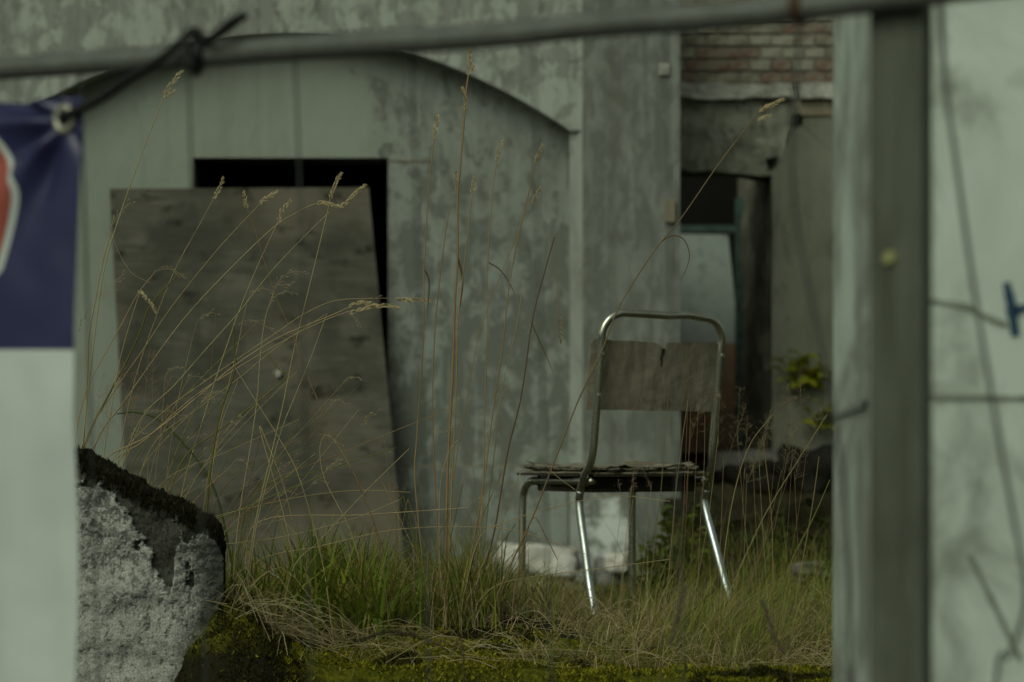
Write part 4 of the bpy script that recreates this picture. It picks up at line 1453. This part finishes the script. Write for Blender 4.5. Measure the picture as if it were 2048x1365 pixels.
tag(o, 'straw-coloured dead grass lying matted over the ground', 'grass', kind='stuff')

# moss carpet on the terrace edge
mm = MB()
PAL_M = [(0.38, 0.35, 0.02), (0.29, 0.28, 0.018), (0.46, 0.42, 0.035), (0.18, 0.185, 0.014), (0.08, 0.085, 0.010)]
PAL_MD = [(0.05, 0.05, 0.010), (0.03, 0.028, 0.008), (0.09, 0.085, 0.014)]
k = 0
while k < 42000:
    x = random.uniform(-0.78, 0.85)
    e = edge(x)
    y = e + 0.02 + 0.62 * random.random() ** 1.5
    if x < LW_XR + 0.005 and y < 6.34 and y > 5.98: continue
    den = fbm(x, y, 2, 3, 5)
    if random.random() > 0.62 + den * 1.4 - 0.5 * sstep(0.35, 0.6, y - e):
        k += 0.2
        continue
    k += 1
    cush = 0.024 * max(0, fbm(x, y, 6, 3, 9) + 0.15)
    z = ground(x, y) + cush * random.random()
    h = random.uniform(0.004, 0.010); wd = random.uniform(0.0014, 0.0034)
    an = random.uniform(0, 6.28)
    dx, dy = math.cos(an) * wd, math.sin(an) * wd
    ox, oy = random.uniform(-.008, .008), random.uniform(-.010, .004)
    dark = (x < -0.48 and random.random() < 0.93) or fbm(x, y, 15, 3, 6) > 0.22
    cc = jit(random.choice(PAL_MD if dark else PAL_M), 0.25)
    mm.add([(x - dx, y - dy, z), (x + dx, y + dy, z), (x + ox, y + oy, z + h)], [(0, 1, 2)], 0, cc)
o = mm.build('moss_carpet', M['moss'])
tag(o, 'yellow-green moss carpet along the terrace edge', 'moss', kind='stuff')

# ---- traced tall stalks
def spikelet(mb, p, d_, L, wd, c):
    d_ = d_.normalized()
    a = d_.cross(Vector((0, 1, 0.3))).normalized(); b = d_.cross(a)
    q = p + d_ * L * 0.4
    v = [p, q + a * wd, q - a * wd * 0.5 + b * wd * 0.87, q - a * wd * 0.5 - b * wd * 0.87, p + d_ * L]
    mb.add(v, [(0, 2, 1), (0, 3, 2), (0, 1, 3), (4, 1, 2), (4, 2, 3), (4, 3, 1)], 0, c)

def head_cocksfoot(parent, pts, wid=0.0062, n_=46, c0=(0.46, 0.37, 0.20)):
    mb = MB()
    pts = catmull(pts, 6)
    m_ = len(pts) - 1
    for k in range(n_):
        t = (k + random.random()) / n_
        i = min(m_ - 1, int(t * m_)); fr = t * m_ - i
        p = pts[i].lerp(pts[i + 1], fr)
        ax_ = (pts[i + 1] - pts[i]).normalized()
        lump = 0.55 + 0.45 * abs(math.sin(t * 9.5 + 1)) 
        tap = math.sin(min(1, (t * 0.9 + 0.12)) * math.pi) ** 0.5
        r = Vector((random.gauss(0, 1), random.gauss(0, 1), random.gauss(0, 1)))
        r = (r - ax_ * r.dot(ax_)).normalized()
        wid_ = wid * 1.45
        p2 = p + r * wid_ * 0.45 * lump * tap * random.uniform(0.3, 1.0)
        spikelet(mb, p2, ax_ * 1.0 + r * 0.45, random.uniform(0.006, 0.0105), 0.0015, jit(c0, 0.3))
    return mb.build('seed_head', M['straw'], parent)

def head_oat(parent, pts, n_=12, c0=(0.36, 0.29, 0.165), spread=0.012, L=(0.006, 0.011)):
    mb = MB()
    pts = catmull(pts, 6); m_ = len(pts) - 1
    tube(mb, pts, 0.0005, 3, 0, c0, cap=False)
    for k in range(n_):
        t = (k + 0.5) / n_
        i = min(m_ - 1, int(t * m_)); p = pts[i].lerp(pts[i + 1], t * m_ - i)
        ax_ = (pts[i + 1] - pts[i]).normalized()
        r = Vector((random.gauss(0, 1), random.gauss(0, .6), random.gauss(0, 1)))
        r = (r - ax_ * r.dot(ax_) * 0.8).normalized()
        e_ = p + (ax_ * 0.9 + r * 0.6) * spread * random.uniform(.3, 1)
        tube(mb, [p, e_], 0.0003, 3, 0, c0, cap=False)
        spikelet(mb, e_, ax_ + r * 0.35 + Vector((0, 0, -0.25)), random.uniform(*L), 0.0011, jit(c0, 0.25))
    return mb.build('seed_head', M['straw'], parent)

def head_panicle(parent, base, d_, L, n_=26, c0=(0.30, 0.20, 0.11), open_=0.35):
    """open bent-grass panicle: whorls of hair-fine branches carrying tiny spikelets"""
    mb = MB()
    d_ = d_.normalized()
    tube(mb, [base, base + d_ * L], 0.0004, 3, 0, c0, cap=False)
    for k in range(n_):
        t = random.random() ** 0.8
        p = base + d_ * L * t
        r = Vector((random.gauss(0, 1), random.gauss(0, 1), random.gauss(0, .5)))
        r = (r - d_ * r.dot(d_)).normalized()
        bl_ = L * open_ * (1 - 0.75 * t) * random.uniform(0.5, 1.1)
        e_ = p + (d_ * 0.55 + r * 0.8) * bl_
        tube(mb, [p, p.lerp(e_, .5) + d_ * bl_ * .05, e_], 0.00022, 3, 0, c0, cap=False)
        for q in range(random.randint(1, 4)):
            s2 = p.lerp(e_, random.uniform(0.45, 1.0))
            spikelet(mb, s2 + Vector((random.gauss(0, .003), random.gauss(0, .003), random.gauss(0, .003))), d_ + r * random.uniform(0.1, 1), random.uniform(.003, .0048), 0.00045, jit(c0, 0.3))
    return mb.build('seed_head', M['straw'], parent)

def leaf_blade(parent, pts, wd, c):
    mb = MB()
    pts = catmull(pts, 5); n_ = len(pts)
    v, f = [], []
    for i, p in enumerate(pts):
        t = i / (n_ - 1)
        tg = (pts[min(i + 1, n_ - 1)] - pts[max(i - 1, 0)]).normalized()
        s2 = tg.cross(Vector((0.35, 1, 0.1))).normalized()
        w_ = wd * (1 - t ** 2) * 0.5 + 0.0002
        v += [p - s2 * w_, p + s2 * w_ + Vector((0, 0.0006, 0))]
    for i in range(n_ - 1):
        f.append((2 * i, 2 * i + 1, 2 * i + 3, 2 * i + 2))
    mb.add(v, f, 0, c)
    return mb.build('leaf', M['veg'], parent)

TAN, GRN, RED = (0.44, 0.35, 0.175), (0.22, 0.22, 0.05), (0.31, 0.20, 0.10)
def stalk(tuss, pts, D, r=0.0013, c=TAN, ddepth=0.0, to_ground=True):
    n_ = len(pts)
    w_ = [P(px, py, D + ddepth * (1 - i / max(1, n_ - 1))) for i, (px, py) in enumerate(pts)]
    if to_ground:
        last, prev = w_[-1], w_[-2]
        dd = (last - prev)
        gz = max(ground(last.x, last.y), -0.02) - 0.015
        if last.z > gz + 0.01:
            k = (last.z - gz)
            sl = dd.x / dd.z if abs(dd.z) > 1e-4 else 0
            sl = max(-0.8, min(0.8, sl))
            sl = max(-0.45, min(0.45, sl))
            w_.append(Vector((last.x - sl * k * 0.3, last.y, last.z - k * .5)))
            w_.append(Vector((last.x - sl * k * 0.45, last.y, gz)))
    mb = MB()
    pp = catmull(w_, 6)
    tube(mb, pp, lambda t: 1.6 * r * (0.6 + 0.5 * t), 5, 0, c, cap=False)
    for i in range(2, len(w_) - 1, 2):      # nodes on the culm
        pass
    return mb.build('stalk', M['straw'], tuss, smooth=True)

def ppts(l, D): return [P(x, y, D) for x, y in l]

TL = empty('grass_tussock', (PX(330, 6.62), 6.62, 0.03))
tag(TL, 'sprawling tussock of dry seeding grass behind the low mossy wall', 'grass', 'seeding grass tussocks on the terrace')
D = 6.55
left = [
    ([(328, 192), (290, 290), (240, 430), (208, 540), (188, 680), (168, 860), (160, 960)], 0.0011, TAN, [('c', [(328, 196), (336, 178), (350, 160), (363, 143)], 30), ('c', [(328, 198), (336, 190), (347, 183)], 14)]),
    ([(221, 465), (204, 529), (190, 603), (177, 677), (174, 761), (165, 930)], 0.0013, TAN, [('o', [(215, 480), (222, 455), (238, 428), (260, 406)], 14), ('o', [(222, 462), (235, 500), (262, 545), (300, 566)], 0), ('o', [(200, 600), (218, 575), (248, 548)], 8), ('o', [(192, 598), (206, 590), (228, 585)], 7), ('o', [(186, 612), (170, 632), (156, 655)], 6)]),
    ([(426, 401), (396, 455), (350, 540), (310, 640), (270, 760), (240, 900)], 0.0008, TAN, [('c', [(426, 401), (434, 386), (442, 372), (446, 358)], 26)]),
    ([(494, 419), (505, 445), (548, 583), (588, 677), (635, 800), (690, 910), (735, 1010), (760, 1110)], 0.0009, RED, [('c', [(494, 419), (491, 405), (487, 386)], 22)]),
    ([(519, 409), (433, 502), (342, 616), (288, 697), (217, 800), (175, 880)], 0.0010, TAN, [('c', [(519, 409), (530, 398), (554, 384)], 34)]),
    ([(632, 407), (602, 421), (544, 458), (443, 556), (356, 653), (251, 800), (190, 890)], 0.0012, TAN, [('c', [(632, 407), (645, 406), (658, 410), (684, 414)], 44), ('c', [(680, 413), (695, 404), (710, 388), (728, 372)], 52), ('c', [(640, 404), (650, 407), (662, 409)], 24)]),
    ([(660, 398), (655, 424), (615, 589), (588, 700), (568, 800), (545, 900), (512, 1040)], 0.0011, TAN, [('c', [(660, 400), (666, 380), (674, 362), (682, 348)], 30)]),
    ([(659, 424), (600, 482), (538, 549), (477, 626), (420, 690), (350, 770), (270, 860)], 0.0010, TAN, []),
    ([(556, 444), (511, 542), (477, 626), (467, 653), (433, 754), (400, 860), (370, 960)], 0.0011, TAN, [('c', [(556, 444), (562, 428), (570, 416), (580, 403)], 30)]),
    ([(312, 542), (275, 589), (241, 653), (190, 744), (167, 800), (150, 880)], 0.0009, TAN, [('o', [(312, 542), (335, 538), (355, 545), (371, 559)], 9)]),
    ([(359, 547), (302, 609), (281, 663), (251, 727), (217, 791), (170, 890)], 0.0016, (0.14, 0.14, 0.03), []),
    ([(280, 584), (262, 640), (240, 720), (222, 820), (205, 930)], 0.0009, TAN, [('c', [(276, 580), (288, 592), (300, 606), (311, 624)], 34)]),
    ([(548, 583), (530, 640), (521, 710), (514, 800), (500, 900), (480, 1020)], 0.0009, TAN, [('o', [(548, 583), (562, 558), (588, 543), (614, 549)], 9), ('o', [(540, 612), (548, 594), (570, 584), (596, 588)], 6), ('o', [(545, 576), (560, 570), (585, 568)], 5)]),
    ([(495, 600), (486, 640), (474, 700), (450, 800), (430, 900)], 0.0008, TAN, [('o', [(495, 600), (505, 585), (525, 577), (548, 583)], 8)]),
    ([(700, 614), (658, 633), (560, 674), (470, 731), (399, 791), (300, 870), (190, 940)], 0.0011, TAN, [('c', [(695, 614), (712, 608), (730, 606), (752, 610)], 46), ('c', [(748, 613), (765, 612), (780, 612), (797, 616)], 42), ('c', [(698, 626), (715, 622), (730, 617), (745, 613)], 36)]),
    ([(700, 622), (640, 645), (560, 686), (461, 745), (380, 800), (290, 880), (200, 950)], 0.0009, TAN, [('o', [(695, 625), (708, 636), (722, 650)], 4)]),
    ([(745, 597), (669, 602), (607, 629), (560, 661), (480, 715), (400, 770), (320, 830), (240, 920)], 0.0008, TAN, [('c', [(790, 598), (810, 600), (835, 600), (861, 602)], 52), ('o', [(745, 597), (775, 598), (800, 610), (812, 625)], 7)]),
    ([(654, 627), (620, 720), (587, 800), (560, 870), (525, 1000), (510, 1070)], 0.0009, TAN, []),
    ([(650, 630), (560, 690), (480, 755), (400, 815), (300, 900)], 0.0008, TAN, []),
    ([(520, 640), (470, 690), (390, 770), (320, 850), (260, 940)], 0.0009, GRN, [('o', [(475, 650), (500, 640), (535, 655), (570, 680)], 8)]),
    ([(467, 653), (468, 700), (470, 740), (440, 830), (420, 950), (410, 1080)], 0.0017, (0.13, 0.14, 0.03), []),
    ([(588, 700), (600, 760), (640, 860), (690, 930), (730, 1000), (768, 1110)], 0.0009, RED, []),
    ([(470, 735), (510, 800), (560, 880), (600, 960)], 0.0009, TAN, []),
    ([(530, 705), (560, 740), (575, 752), (520, 800), (440, 860), (360, 930)], 0.0012, GRN, []),
    ([(420, 790), (330, 880), (280, 950)], 0.0008, TAN, [('o', [(400, 792), (430, 783), (462, 788)], 9)]),
    ([(818, 898), (730, 985), (640, 1081), (590, 1130)], 0.0010, TAN, []),
    ([(715, 960), (690, 915), (668, 880), (650, 872), (640, 900), (650, 960), (700, 1060)], 0.0008, TAN, [('o', [(635, 870), (655, 872), (680, 890), (697, 925)], 9)]),
    ([(820, 985), (699, 982), (560, 1002), (392, 1045), (330, 1075)], 0.0009, TAN, []),
    ([(1170, 1108), (1050, 1066), (950, 1054), (790, 1060), (640, 1093), (520, 1120)], 0.0009, TAN, []),
    ([(800, 1000), (700, 1040), (560, 1075), (432, 1092), (400, 1110)], 0.0009, TAN, []),
    ([(235, 828), (275, 826), (330, 850), (420, 960)], 0.0018, (0.11, 0.14, 0.03), []),
    ([(584, 1040), (575, 1000), (560, 950), (540, 900), (520, 860)], 0.0009, TAN, []),
]
for k, (pts, r, c, heads) in enumerate(left):
    dk = D + ((k * 37) % 11 - 5) * 0.03
    if max(p[0] for p in pts) > 900: dk = 6.75
    st = stalk(TL, pts, dk, r, jit(c, .15))
    for kind, hp, n_ in heads:
        if kind == 'c': head_cocksfoot(st, ppts(hp, dk), 0.0062, int(n_ * 1.9))
        else: head_oat(st, ppts(hp, dk), max(n_, 1))
# untraced thin filler stems in the same tussock
for k in range(46):
    bx = random.uniform(160, 520); by = random.uniform(960, 1120)
    L = random.uniform(150, 420); a = random.gauss(0.75, 0.32)
    tx, ty = bx + math.sin(a) * L, by - math.cos(a) * L
    dk = random.uniform(6.45, 6.9)
    sag = random.uniform(-4, 16)
    pts = [(tx, ty), ((tx + bx) / 2 - sag * .7, (ty + by) / 2 - sag * .5), (bx, by)]
    st = stalk(TL, pts, dk, random.uniform(.0005, .0009), jit(random.choice([TAN, TAN, GRN, RED]), .25))
    if random.random() < 0.35:
        head_oat(st, ppts([(tx, ty), (tx + 14, ty - 16), (tx + 34, ty - 20 + random.uniform(-10, 14))], dk), 7)
for k in range(16):
    bx, by = random.uniform(170, 330), random.uniform(780, 930)
    b = P(bx, by, random.uniform(6.45, 6.75))
    head_panicle(TL, b, Vector((random.gauss(0.25, .3), 0, 1)), random.uniform(.07, .13), 16)

TC = empty('grass_tussock', (PX(892, 6.75), 6.75, 0.05))
tag(TC, 'upright tussock of tall thin stalks standing in front of the mottled niche wall', 'grass', 'seeding grass tussocks on the terrace')
D = 6.72
STK = (0.36, 0.25, 0.11)
centre = [
    ([(868, 278), (860, 350), (856, 400), (848, 539), (846, 687), (834, 868), (830, 960), (845, 1120), (858, 1210)], 0.0012, STK, [('c', [(868, 280), (870, 262), (874, 248), (875, 234)], 34)], [([(848, 539), (858, 560), (857, 600), (854, 634)], .004)]),
    ([(937, 150), (932, 190), (920, 340), (915, 400), (915, 520), (910, 600), (905, 750), (895, 950), (890, 1215)], 0.0021, STK, [('c', [(937, 152), (939, 132), (940, 116), (941, 100)], 44), ('c', [(928, 222), (931, 206), (930, 192), (925, 178)], 34), ('c', [(941, 148), (945, 138), (946, 132)], 12), ('c', [(914, 388), (914, 366), (912, 345)], 22)], [([(916, 518), (925, 555), (922, 600), (914, 640)], .005)]),
    ([(899, 420), (889, 482), (871, 646), (865, 810), (869, 933), (880, 1180)], 0.0011, STK, [], []),
    ([(943, 395), (940, 425), (928, 535), (916, 646), (912, 790), (904, 960), (895, 1200)], 0.0012, STK, [('c', [(943, 396), (946, 378), (948, 355)], 26)], []),
    ([(993, 325), (984, 400), (975, 543), (975, 667), (969, 831), (967, 960), (948, 1180)], 0.0011, STK, [('c', [(992, 326), (996, 308), (1004, 284)], 32)], [([(978, 526), (1000, 540), (1022, 572), (1032, 600)], .003)]),
    ([(1066, 400), (1055, 412), (1043, 449), (1006, 539), (965, 646), (949, 712), (930, 820), (912, 920), (900, 1020), (893, 1190)], 0.0008, STK, [('c', [(1064, 412), (1070, 395), (1081, 378)], 30)], []),
    ([(1072, 325), (1060, 375), (1039, 462), (1018, 572), (1006, 687), (982, 851), (966, 975), (930, 1180)], 0.0012, STK, [('c', [(1070, 328), (1076, 312), (1084, 290)], 30)], []),
    ([(1109, 474), (1085, 560), (1064, 646), (1043, 790), (1018, 892), (1006, 960), (985, 1080), (950, 1200)], 0.0013, (0.17, 0.09, 0.045), [], [([(1064, 648), (1078, 680), (1096, 720), (1108, 750)], .003)]),
    ([(1150, 980), (1110, 950), (1066, 910), (1035, 960), (1000, 1060), (960, 1190)], 0.0008, TAN, [], []),
    ([(1046, 560), (1035, 640), (1010, 750), (985, 870), (968, 960), (955, 1180)], 0.0006, TAN, [('o', [(1000, 780), (1012, 760), (1022, 740)], 7), ('o', [(990, 800), (1006, 785), (1018, 772)], 7)], []),
    ([(915, 880), (900, 900), (882, 960), (878, 1080), (884, 1200)], 0.0008, TAN, [('o', [(870, 868), (890, 864), (905, 852)], 6)], []),
]
for k, (pts, r, c, heads, lv) in enumerate(centre):
    dk = D + ((k * 5) % 7 - 3) * 0.025
    st = stalk(TC, pts, dk, r, jit(c, .12))
    for kind, hp, n_ in heads:
        if kind == 'c': head_cocksfoot(st, ppts(hp, dk), 0.0066, int(n_ * 1.9))
        else: head_oat(st, ppts(hp, dk), n_)
    for lp, wd in lv: leaf_blade(st, ppts(lp, dk), wd, jit((0.12, 0.085, 0.04)))
# the broken-over stalk with its hanging head
st = stalk(TC, [(1109, 474), (1112, 540), (1116, 600), (1119, 634)], D, 0.0006, STK, 0, False)
head_cocksfoot(st, ppts([(1119, 632), (1120, 655), (1123, 685)], D), 0.0066, 60)
for k in range(26):
    bx = random.gauss(900, 60); by = 1200
    L = random.uniform(120, 330); a = random.gauss(0.05, 0.35)
    dk = random.uniform(6.65, 7.0)
    pts = [(bx + math.sin(a) * L, by - math.cos(a) * L), (bx + math.sin(a) * L * .45, by - math.cos(a) * L * .5), (bx, by)]
    st = stalk(TC, pts, dk, random.uniform(.0006, .0012), jit(random.choice([STK, TAN, GRN]), .2))
    if random.random() < .4:
        head_panicle(st, st_tip if False else P(pts[0][0], pts[0][1], dk), Vector((math.sin(a), 0, math.cos(a))), 0.06, 10)

TD = empty('grass_tussock', (PX(1000, 6.6), 6.6, 0.03))
tag(TD, 'sparse tussock whose one long stalk slants up past the chair back', 'grass', 'seeding grass tussocks on the terrace')
D = 6.55
st = stalk(TD, [(1518, 224), (1440, 325), (1360, 440), (1310, 500), (1240, 610), (1203, 704), (1158, 798), (1118, 900), (1064, 1037), (1002, 1173)], D, 0.0013, (0.26, 0.19, 0.09))
head_cocksfoot(st, ppts([(1517, 225), (1530, 216), (1545, 210), (1566, 199)], D), 0.0066, 100)
head_cocksfoot(st, ppts([(1514, 241), (1524, 237), (1540, 231)], D), 0.0056, 48)
leaf_blade(st, ppts([(1322, 484), (1345, 472), (1368, 480), (1379, 510), (1372, 540), (1360, 562)], D), .003, (0.16, 0.11, 0.05))
st2 = stalk(TD, [(1340, 1003), (1221, 992), (1100, 1018), (1016, 1043), (960, 1075), (930, 1180)], 6.6, 0.0008, TAN)
st2 = stalk(TD, [(1340, 1119), (1180, 1140), (1016, 1163), (960, 1200)], 6.6, 0.0009, TAN)
st2 = stalk(TD, [(1115, 1120), (1090, 1070), (1068, 1035), (1050, 1080), (1030, 1180)], 6.6, 0.0011, RED)

TR_ = empty('grass_tussock', (PX(1500, 6.8), 6.8, 0.0))
tag(TR_, 'airy bent-grass tussock with open feathery panicles right of the chair', 'grass', 'seeding grass tussocks on the terrace')
D = 6.75
for pts, r, c in [
        ([(1655, 828), (1600, 915), (1530, 1030), (1470, 1160), (1440, 1240)], 0.0009, TAN),
        ([(1525, 872), (1532, 930), (1540, 1000), (1545, 1080), (1545, 1220)], 0.0008, STK),
        ([(1638, 914), (1632, 960), (1620, 1040), (1600, 1150), (1585, 1240)], 0.0008, TAN),
        ([(1342, 742), (1332, 850), (1322, 980), (1312, 1060), (1298, 1200)], 0.0008, (0.2, 0.18, 0.08)),
        ([(1376, 800), (1362, 900), (1350, 1000), (1340, 1120), (1330, 1220)], 0.0007, TAN),
        ([(1410, 830), (1408, 940), (1400, 1060), (1395, 1200)], 0.0006, RED),
        ([(1660, 960), (1625, 1040), (1580, 1130), (1560, 1220)], 0.0012, GRN)]:
    stalk(TR_, pts, D, r, jit(c, .15))
stp = stalk(TR_, [(1545, 830), (1500, 890), (1470, 980), (1450, 1100), (1440, 1220)], D, 0.0008, TAN)
head_oat(stp, ppts([(1530, 842), (1560, 820), (1585, 802), (1606, 799)], D), 22, (0.22, 0.15, 0.09), 0.02, (.004, .008))
for k in range(15):
    tx = random.gauss(1530, 80); ty = random.uniform(850, 985)
    if tx > 1665 or tx < 1375: continue
    dk = random.uniform(6.55, 7.3)
    bx = tx - random.gauss(25, 40)
    st = stalk(TR_, [(tx, ty), (tx * .6 + bx * .4, (ty + 1210) / 2), (bx, 1215)], dk, 0.0004, jit(random.choice([RED, TAN]), .2))
    head_panicle(st, P(tx, ty + 20, dk), Vector((random.gauss(.12, .15), 0, 1)), random.uniform(.09, .17), 30, random.choice([(0.27, 0.21, 0.115), (0.21, 0.15, 0.085), (0.34, 0.28, 0.16)]))
for k in range(5):
    tx, ty = 1268 + random.gauss(0, 18), 985 + random.gauss(0, 15)
    st = stalk(TR_, [(tx, ty), (tx - 12, 1090), (tx - 25, 1215)], 6.7, 0.0004, TAN)
    head_panicle(st, P(tx, ty + 10, 6.7), Vector((random.gauss(.05, .2), 0, 1)), .06, 12, (0.26, 0.2, 0.13))
for k in range(4):
    tx, ty = random.uniform(1355, 1420), random.uniform(790, 880)
    dk = 6.8
    st = stalk(TR_, [(tx, ty), (tx - 8, 1000), (tx - 20, 1215)], dk, 0.0005, RED)
    head_panicle(st, P(tx, ty + 15, dk), Vector((random.gauss(.05, .15), 0, 1)), .11, 14, (0.2, 0.13, 0.08), 0.2)

# out-of-focus stalks growing up from the pavement side
for k, (pts, lab, r) in enumerate([
        ([(1372, 1172), (1356, 1225), (1342, 1290), (1320, 1400)], 'pale dry stalk leaning on the terrace edge before the chair leg', 0.004),
        ([(1526, 1205), (1545, 1262), (1568, 1310), (1584, 1400)], 'pale dry stalk tilting left near the white pier', 0.0034)]):
    Dk = 4.9
    root = empty('dead_stalk', tuple(P(pts[-1][0], pts[-1][1], Dk)))
    root.location.z = -1.1
    tag(root, lab, 'dry stalk')
    w_ = ppts(pts, Dk)
    w_.append(Vector((w_[-1].x + 0.02, Dk, -1.1)))
    mb = MB(); tube(mb, catmull(w_, 5), lambda t: 0.0016, 5, 0, (0.17, 0.14, 0.07))
    mb.build('stem', M['straw'], root)
    head_cocksfoot(root, ppts(pts[:3][::-1], Dk), 0.006, 90, (0.21, 0.175, 0.095))
root = empty('dead_stalk', tuple(P(800, 1400, 5.0)))
root.location.z = -1.1
tag(root, 'brown dry stalk bowed low across the matted straw', 'dry stalk')
w_ = ppts([(715, 1281), (760, 1268), (800, 1266), (850, 1278), (900, 1310), (930, 1400)], 4.9) + [Vector((PX(940, 4.9), 4.9, -1.1))]
mb = MB(); tube(mb, catmull(w_, 5), 0.0016, 5, 0, (0.11, 0.085, 0.045))
mb.build('stem', M['straw'], root)
head_cocksfoot(root, ppts([(840, 1274), (800, 1266), (760, 1268), (712, 1282)], 4.9), 0.006, 90, (0.11, 0.085, 0.045))

# ---- broad-leaved weeds
def leaf_mesh(name, L, wd, c, jag=0.0):
    V, Fc, n_ = [], [], 8
    for i in range(n_ + 1):
        t = i / n_
        w_ = wd * 0.5 * math.sin(min(1, t * 1.02 + .02) * math.pi) ** 0.75 * (1 + jag * ((i % 2) - .5))
        zc = 0.18 * L * math.sin(t * math.pi * .9) - 0.12 * L * t * t
        V += [(t * L, -w_, zc + w_ * 0.35), (t * L, 0, zc), (t * L, w_, zc + w_ * 0.35)]
    for i in range(n_):
        for k in (0, 1):
            q = i * 3 + k
            Fc.append((q, q + 3, q + 4, q + 1))
    me = bpy.data.meshes.new(name)
    me.from_pydata(V, [], Fc)
    me.materials.append(M['veg'])
    at = me.color_attributes.new('Col', 'FLOAT_COLOR', 'POINT')
    arr = np.ones((len(V), 4), dtype=np.float32); arr[:, :3] = c
    at.data.foreach_set('color', arr.ravel())
    me.polygons.foreach_set('use_smooth', [True] * len(me.polygons))
    return me
def weed(name, base, stems, label, cat, meshes, group=None, parent_stem_c=(0.05, 0.06, 0.02), lsc=(0.7, 1.2)):
    root = empty(name, tuple(base))
    tag(root, label, cat, group)
    for (tip, nl) in stems:
        b = Vector(base); t_ = Vector(tip)
        mid = b.lerp(t_, .5) + Vector((random.gauss(0, .01), random.gauss(0, .01), 0.0))
        pts = catmull([b, mid, t_], 6)
        mb = MB(); tube(mb, pts, 0.0016, 5, 0, parent_stem_c)
        mb.build('stem', M['veg'], root)
        for k in range(nl):
            t2 = 0.25 + 0.75 * (k + 0.5) / nl
            p = pts[min(len(pts) - 1, int(t2 * (len(pts) - 1)))]
            o = bpy.data.objects.new('leaf', random.choice(meshes))
            col.objects.link(o); o.parent = root
            o.location = p - Vector(base)
            s2 = random.uniform(*lsc)
            o.scale = (s2, s2, s2)
            o.rotation_euler = (random.gauss(0, .35), random.uniform(-.5, .25), k * 2.4 + random.gauss(0, .5))
    return root
lm = [leaf_mesh('leaf', 0.085, 0.045, c, .25) for c in ((0.13, 0.18, 0.022), (0.16, 0.20, 0.03), (0.10, 0.145, 0.02))]
ldk = [leaf_mesh('leaf', 0.085, 0.045, c, .25) for c in ((0.045, 0.06, 0.012), (0.035, 0.045, 0.010))]
def at(px, py, D): return P(px, py, D)
b = Vector((PX(1350, 9.6), 9.6, ground(PX(1350, 9.6), 9.6)))
weed('nettle_plant', b, [(at(x_, y_, random.uniform(9.3, 9.8)), 9) for x_, y_ in ((1392, 1000), (1330, 1030), (1290, 1080), (1415, 1060), (1360, 1075), (1300, 1130), (1320, 1005), (1375, 1030), (1345, 1050), (1440, 1040), (1400, 1100), (1280, 1110))], 'broad-leaved green weed growing behind the chair legs', 'weed', lm, lsc=(.6, 1.0))
b = Vector((PX(1330, 8.3), 8.3, ground(PX(1330, 8.3), 8.3)))
weed('nettle_plant', b, [(at(1298, 1120, 8.3), 6), (at(1330, 1100, 8.3), 6), (at(1270, 1150, 8.3), 5)], 'low leafy weed at the foot of the chair front leg', 'weed', lm)
b = Vector((PX(1600, 11), 11, ground(PX(1600, 11), 11)))
weed('nettle_plant', b, [(at(1560, 1020, 11), 8), (at(1620, 1000, 11), 8), (at(1650, 1050, 11), 8), (at(1500, 1060, 11), 8)], 'dark weed clump before the rubble bank', 'weed', ldk, lsc=(.9, 1.5))
fm = [leaf_mesh('leaf', 0.07, 0.04, c, .1) for c in ((0.36, 0.38, 0.024), (0.29, 0.32, 0.022), (0.42, 0.41, 0.03))]
for (px, py, lab, ns, sc2) in ((1608, 748, 'bright yellow-green fern sprouting from the rear wall', 12, 1.1), (1650, 838, 'smaller yellow-green fern low on the rear wall', 6, .8)):
    b = P(px + 12, py + 14, DR - 0.04)
    weed('wall_fern', b, [(P(px + 42 * math.cos(a) * sc2, py + 34 * math.sin(a) * sc2 - 4, DR - 0.14 - 0.05 * random.random()), 5) for a in np.linspace(0, 5.6, ns)], lab, 'fern', fm, lsc=(.8, 1.4))
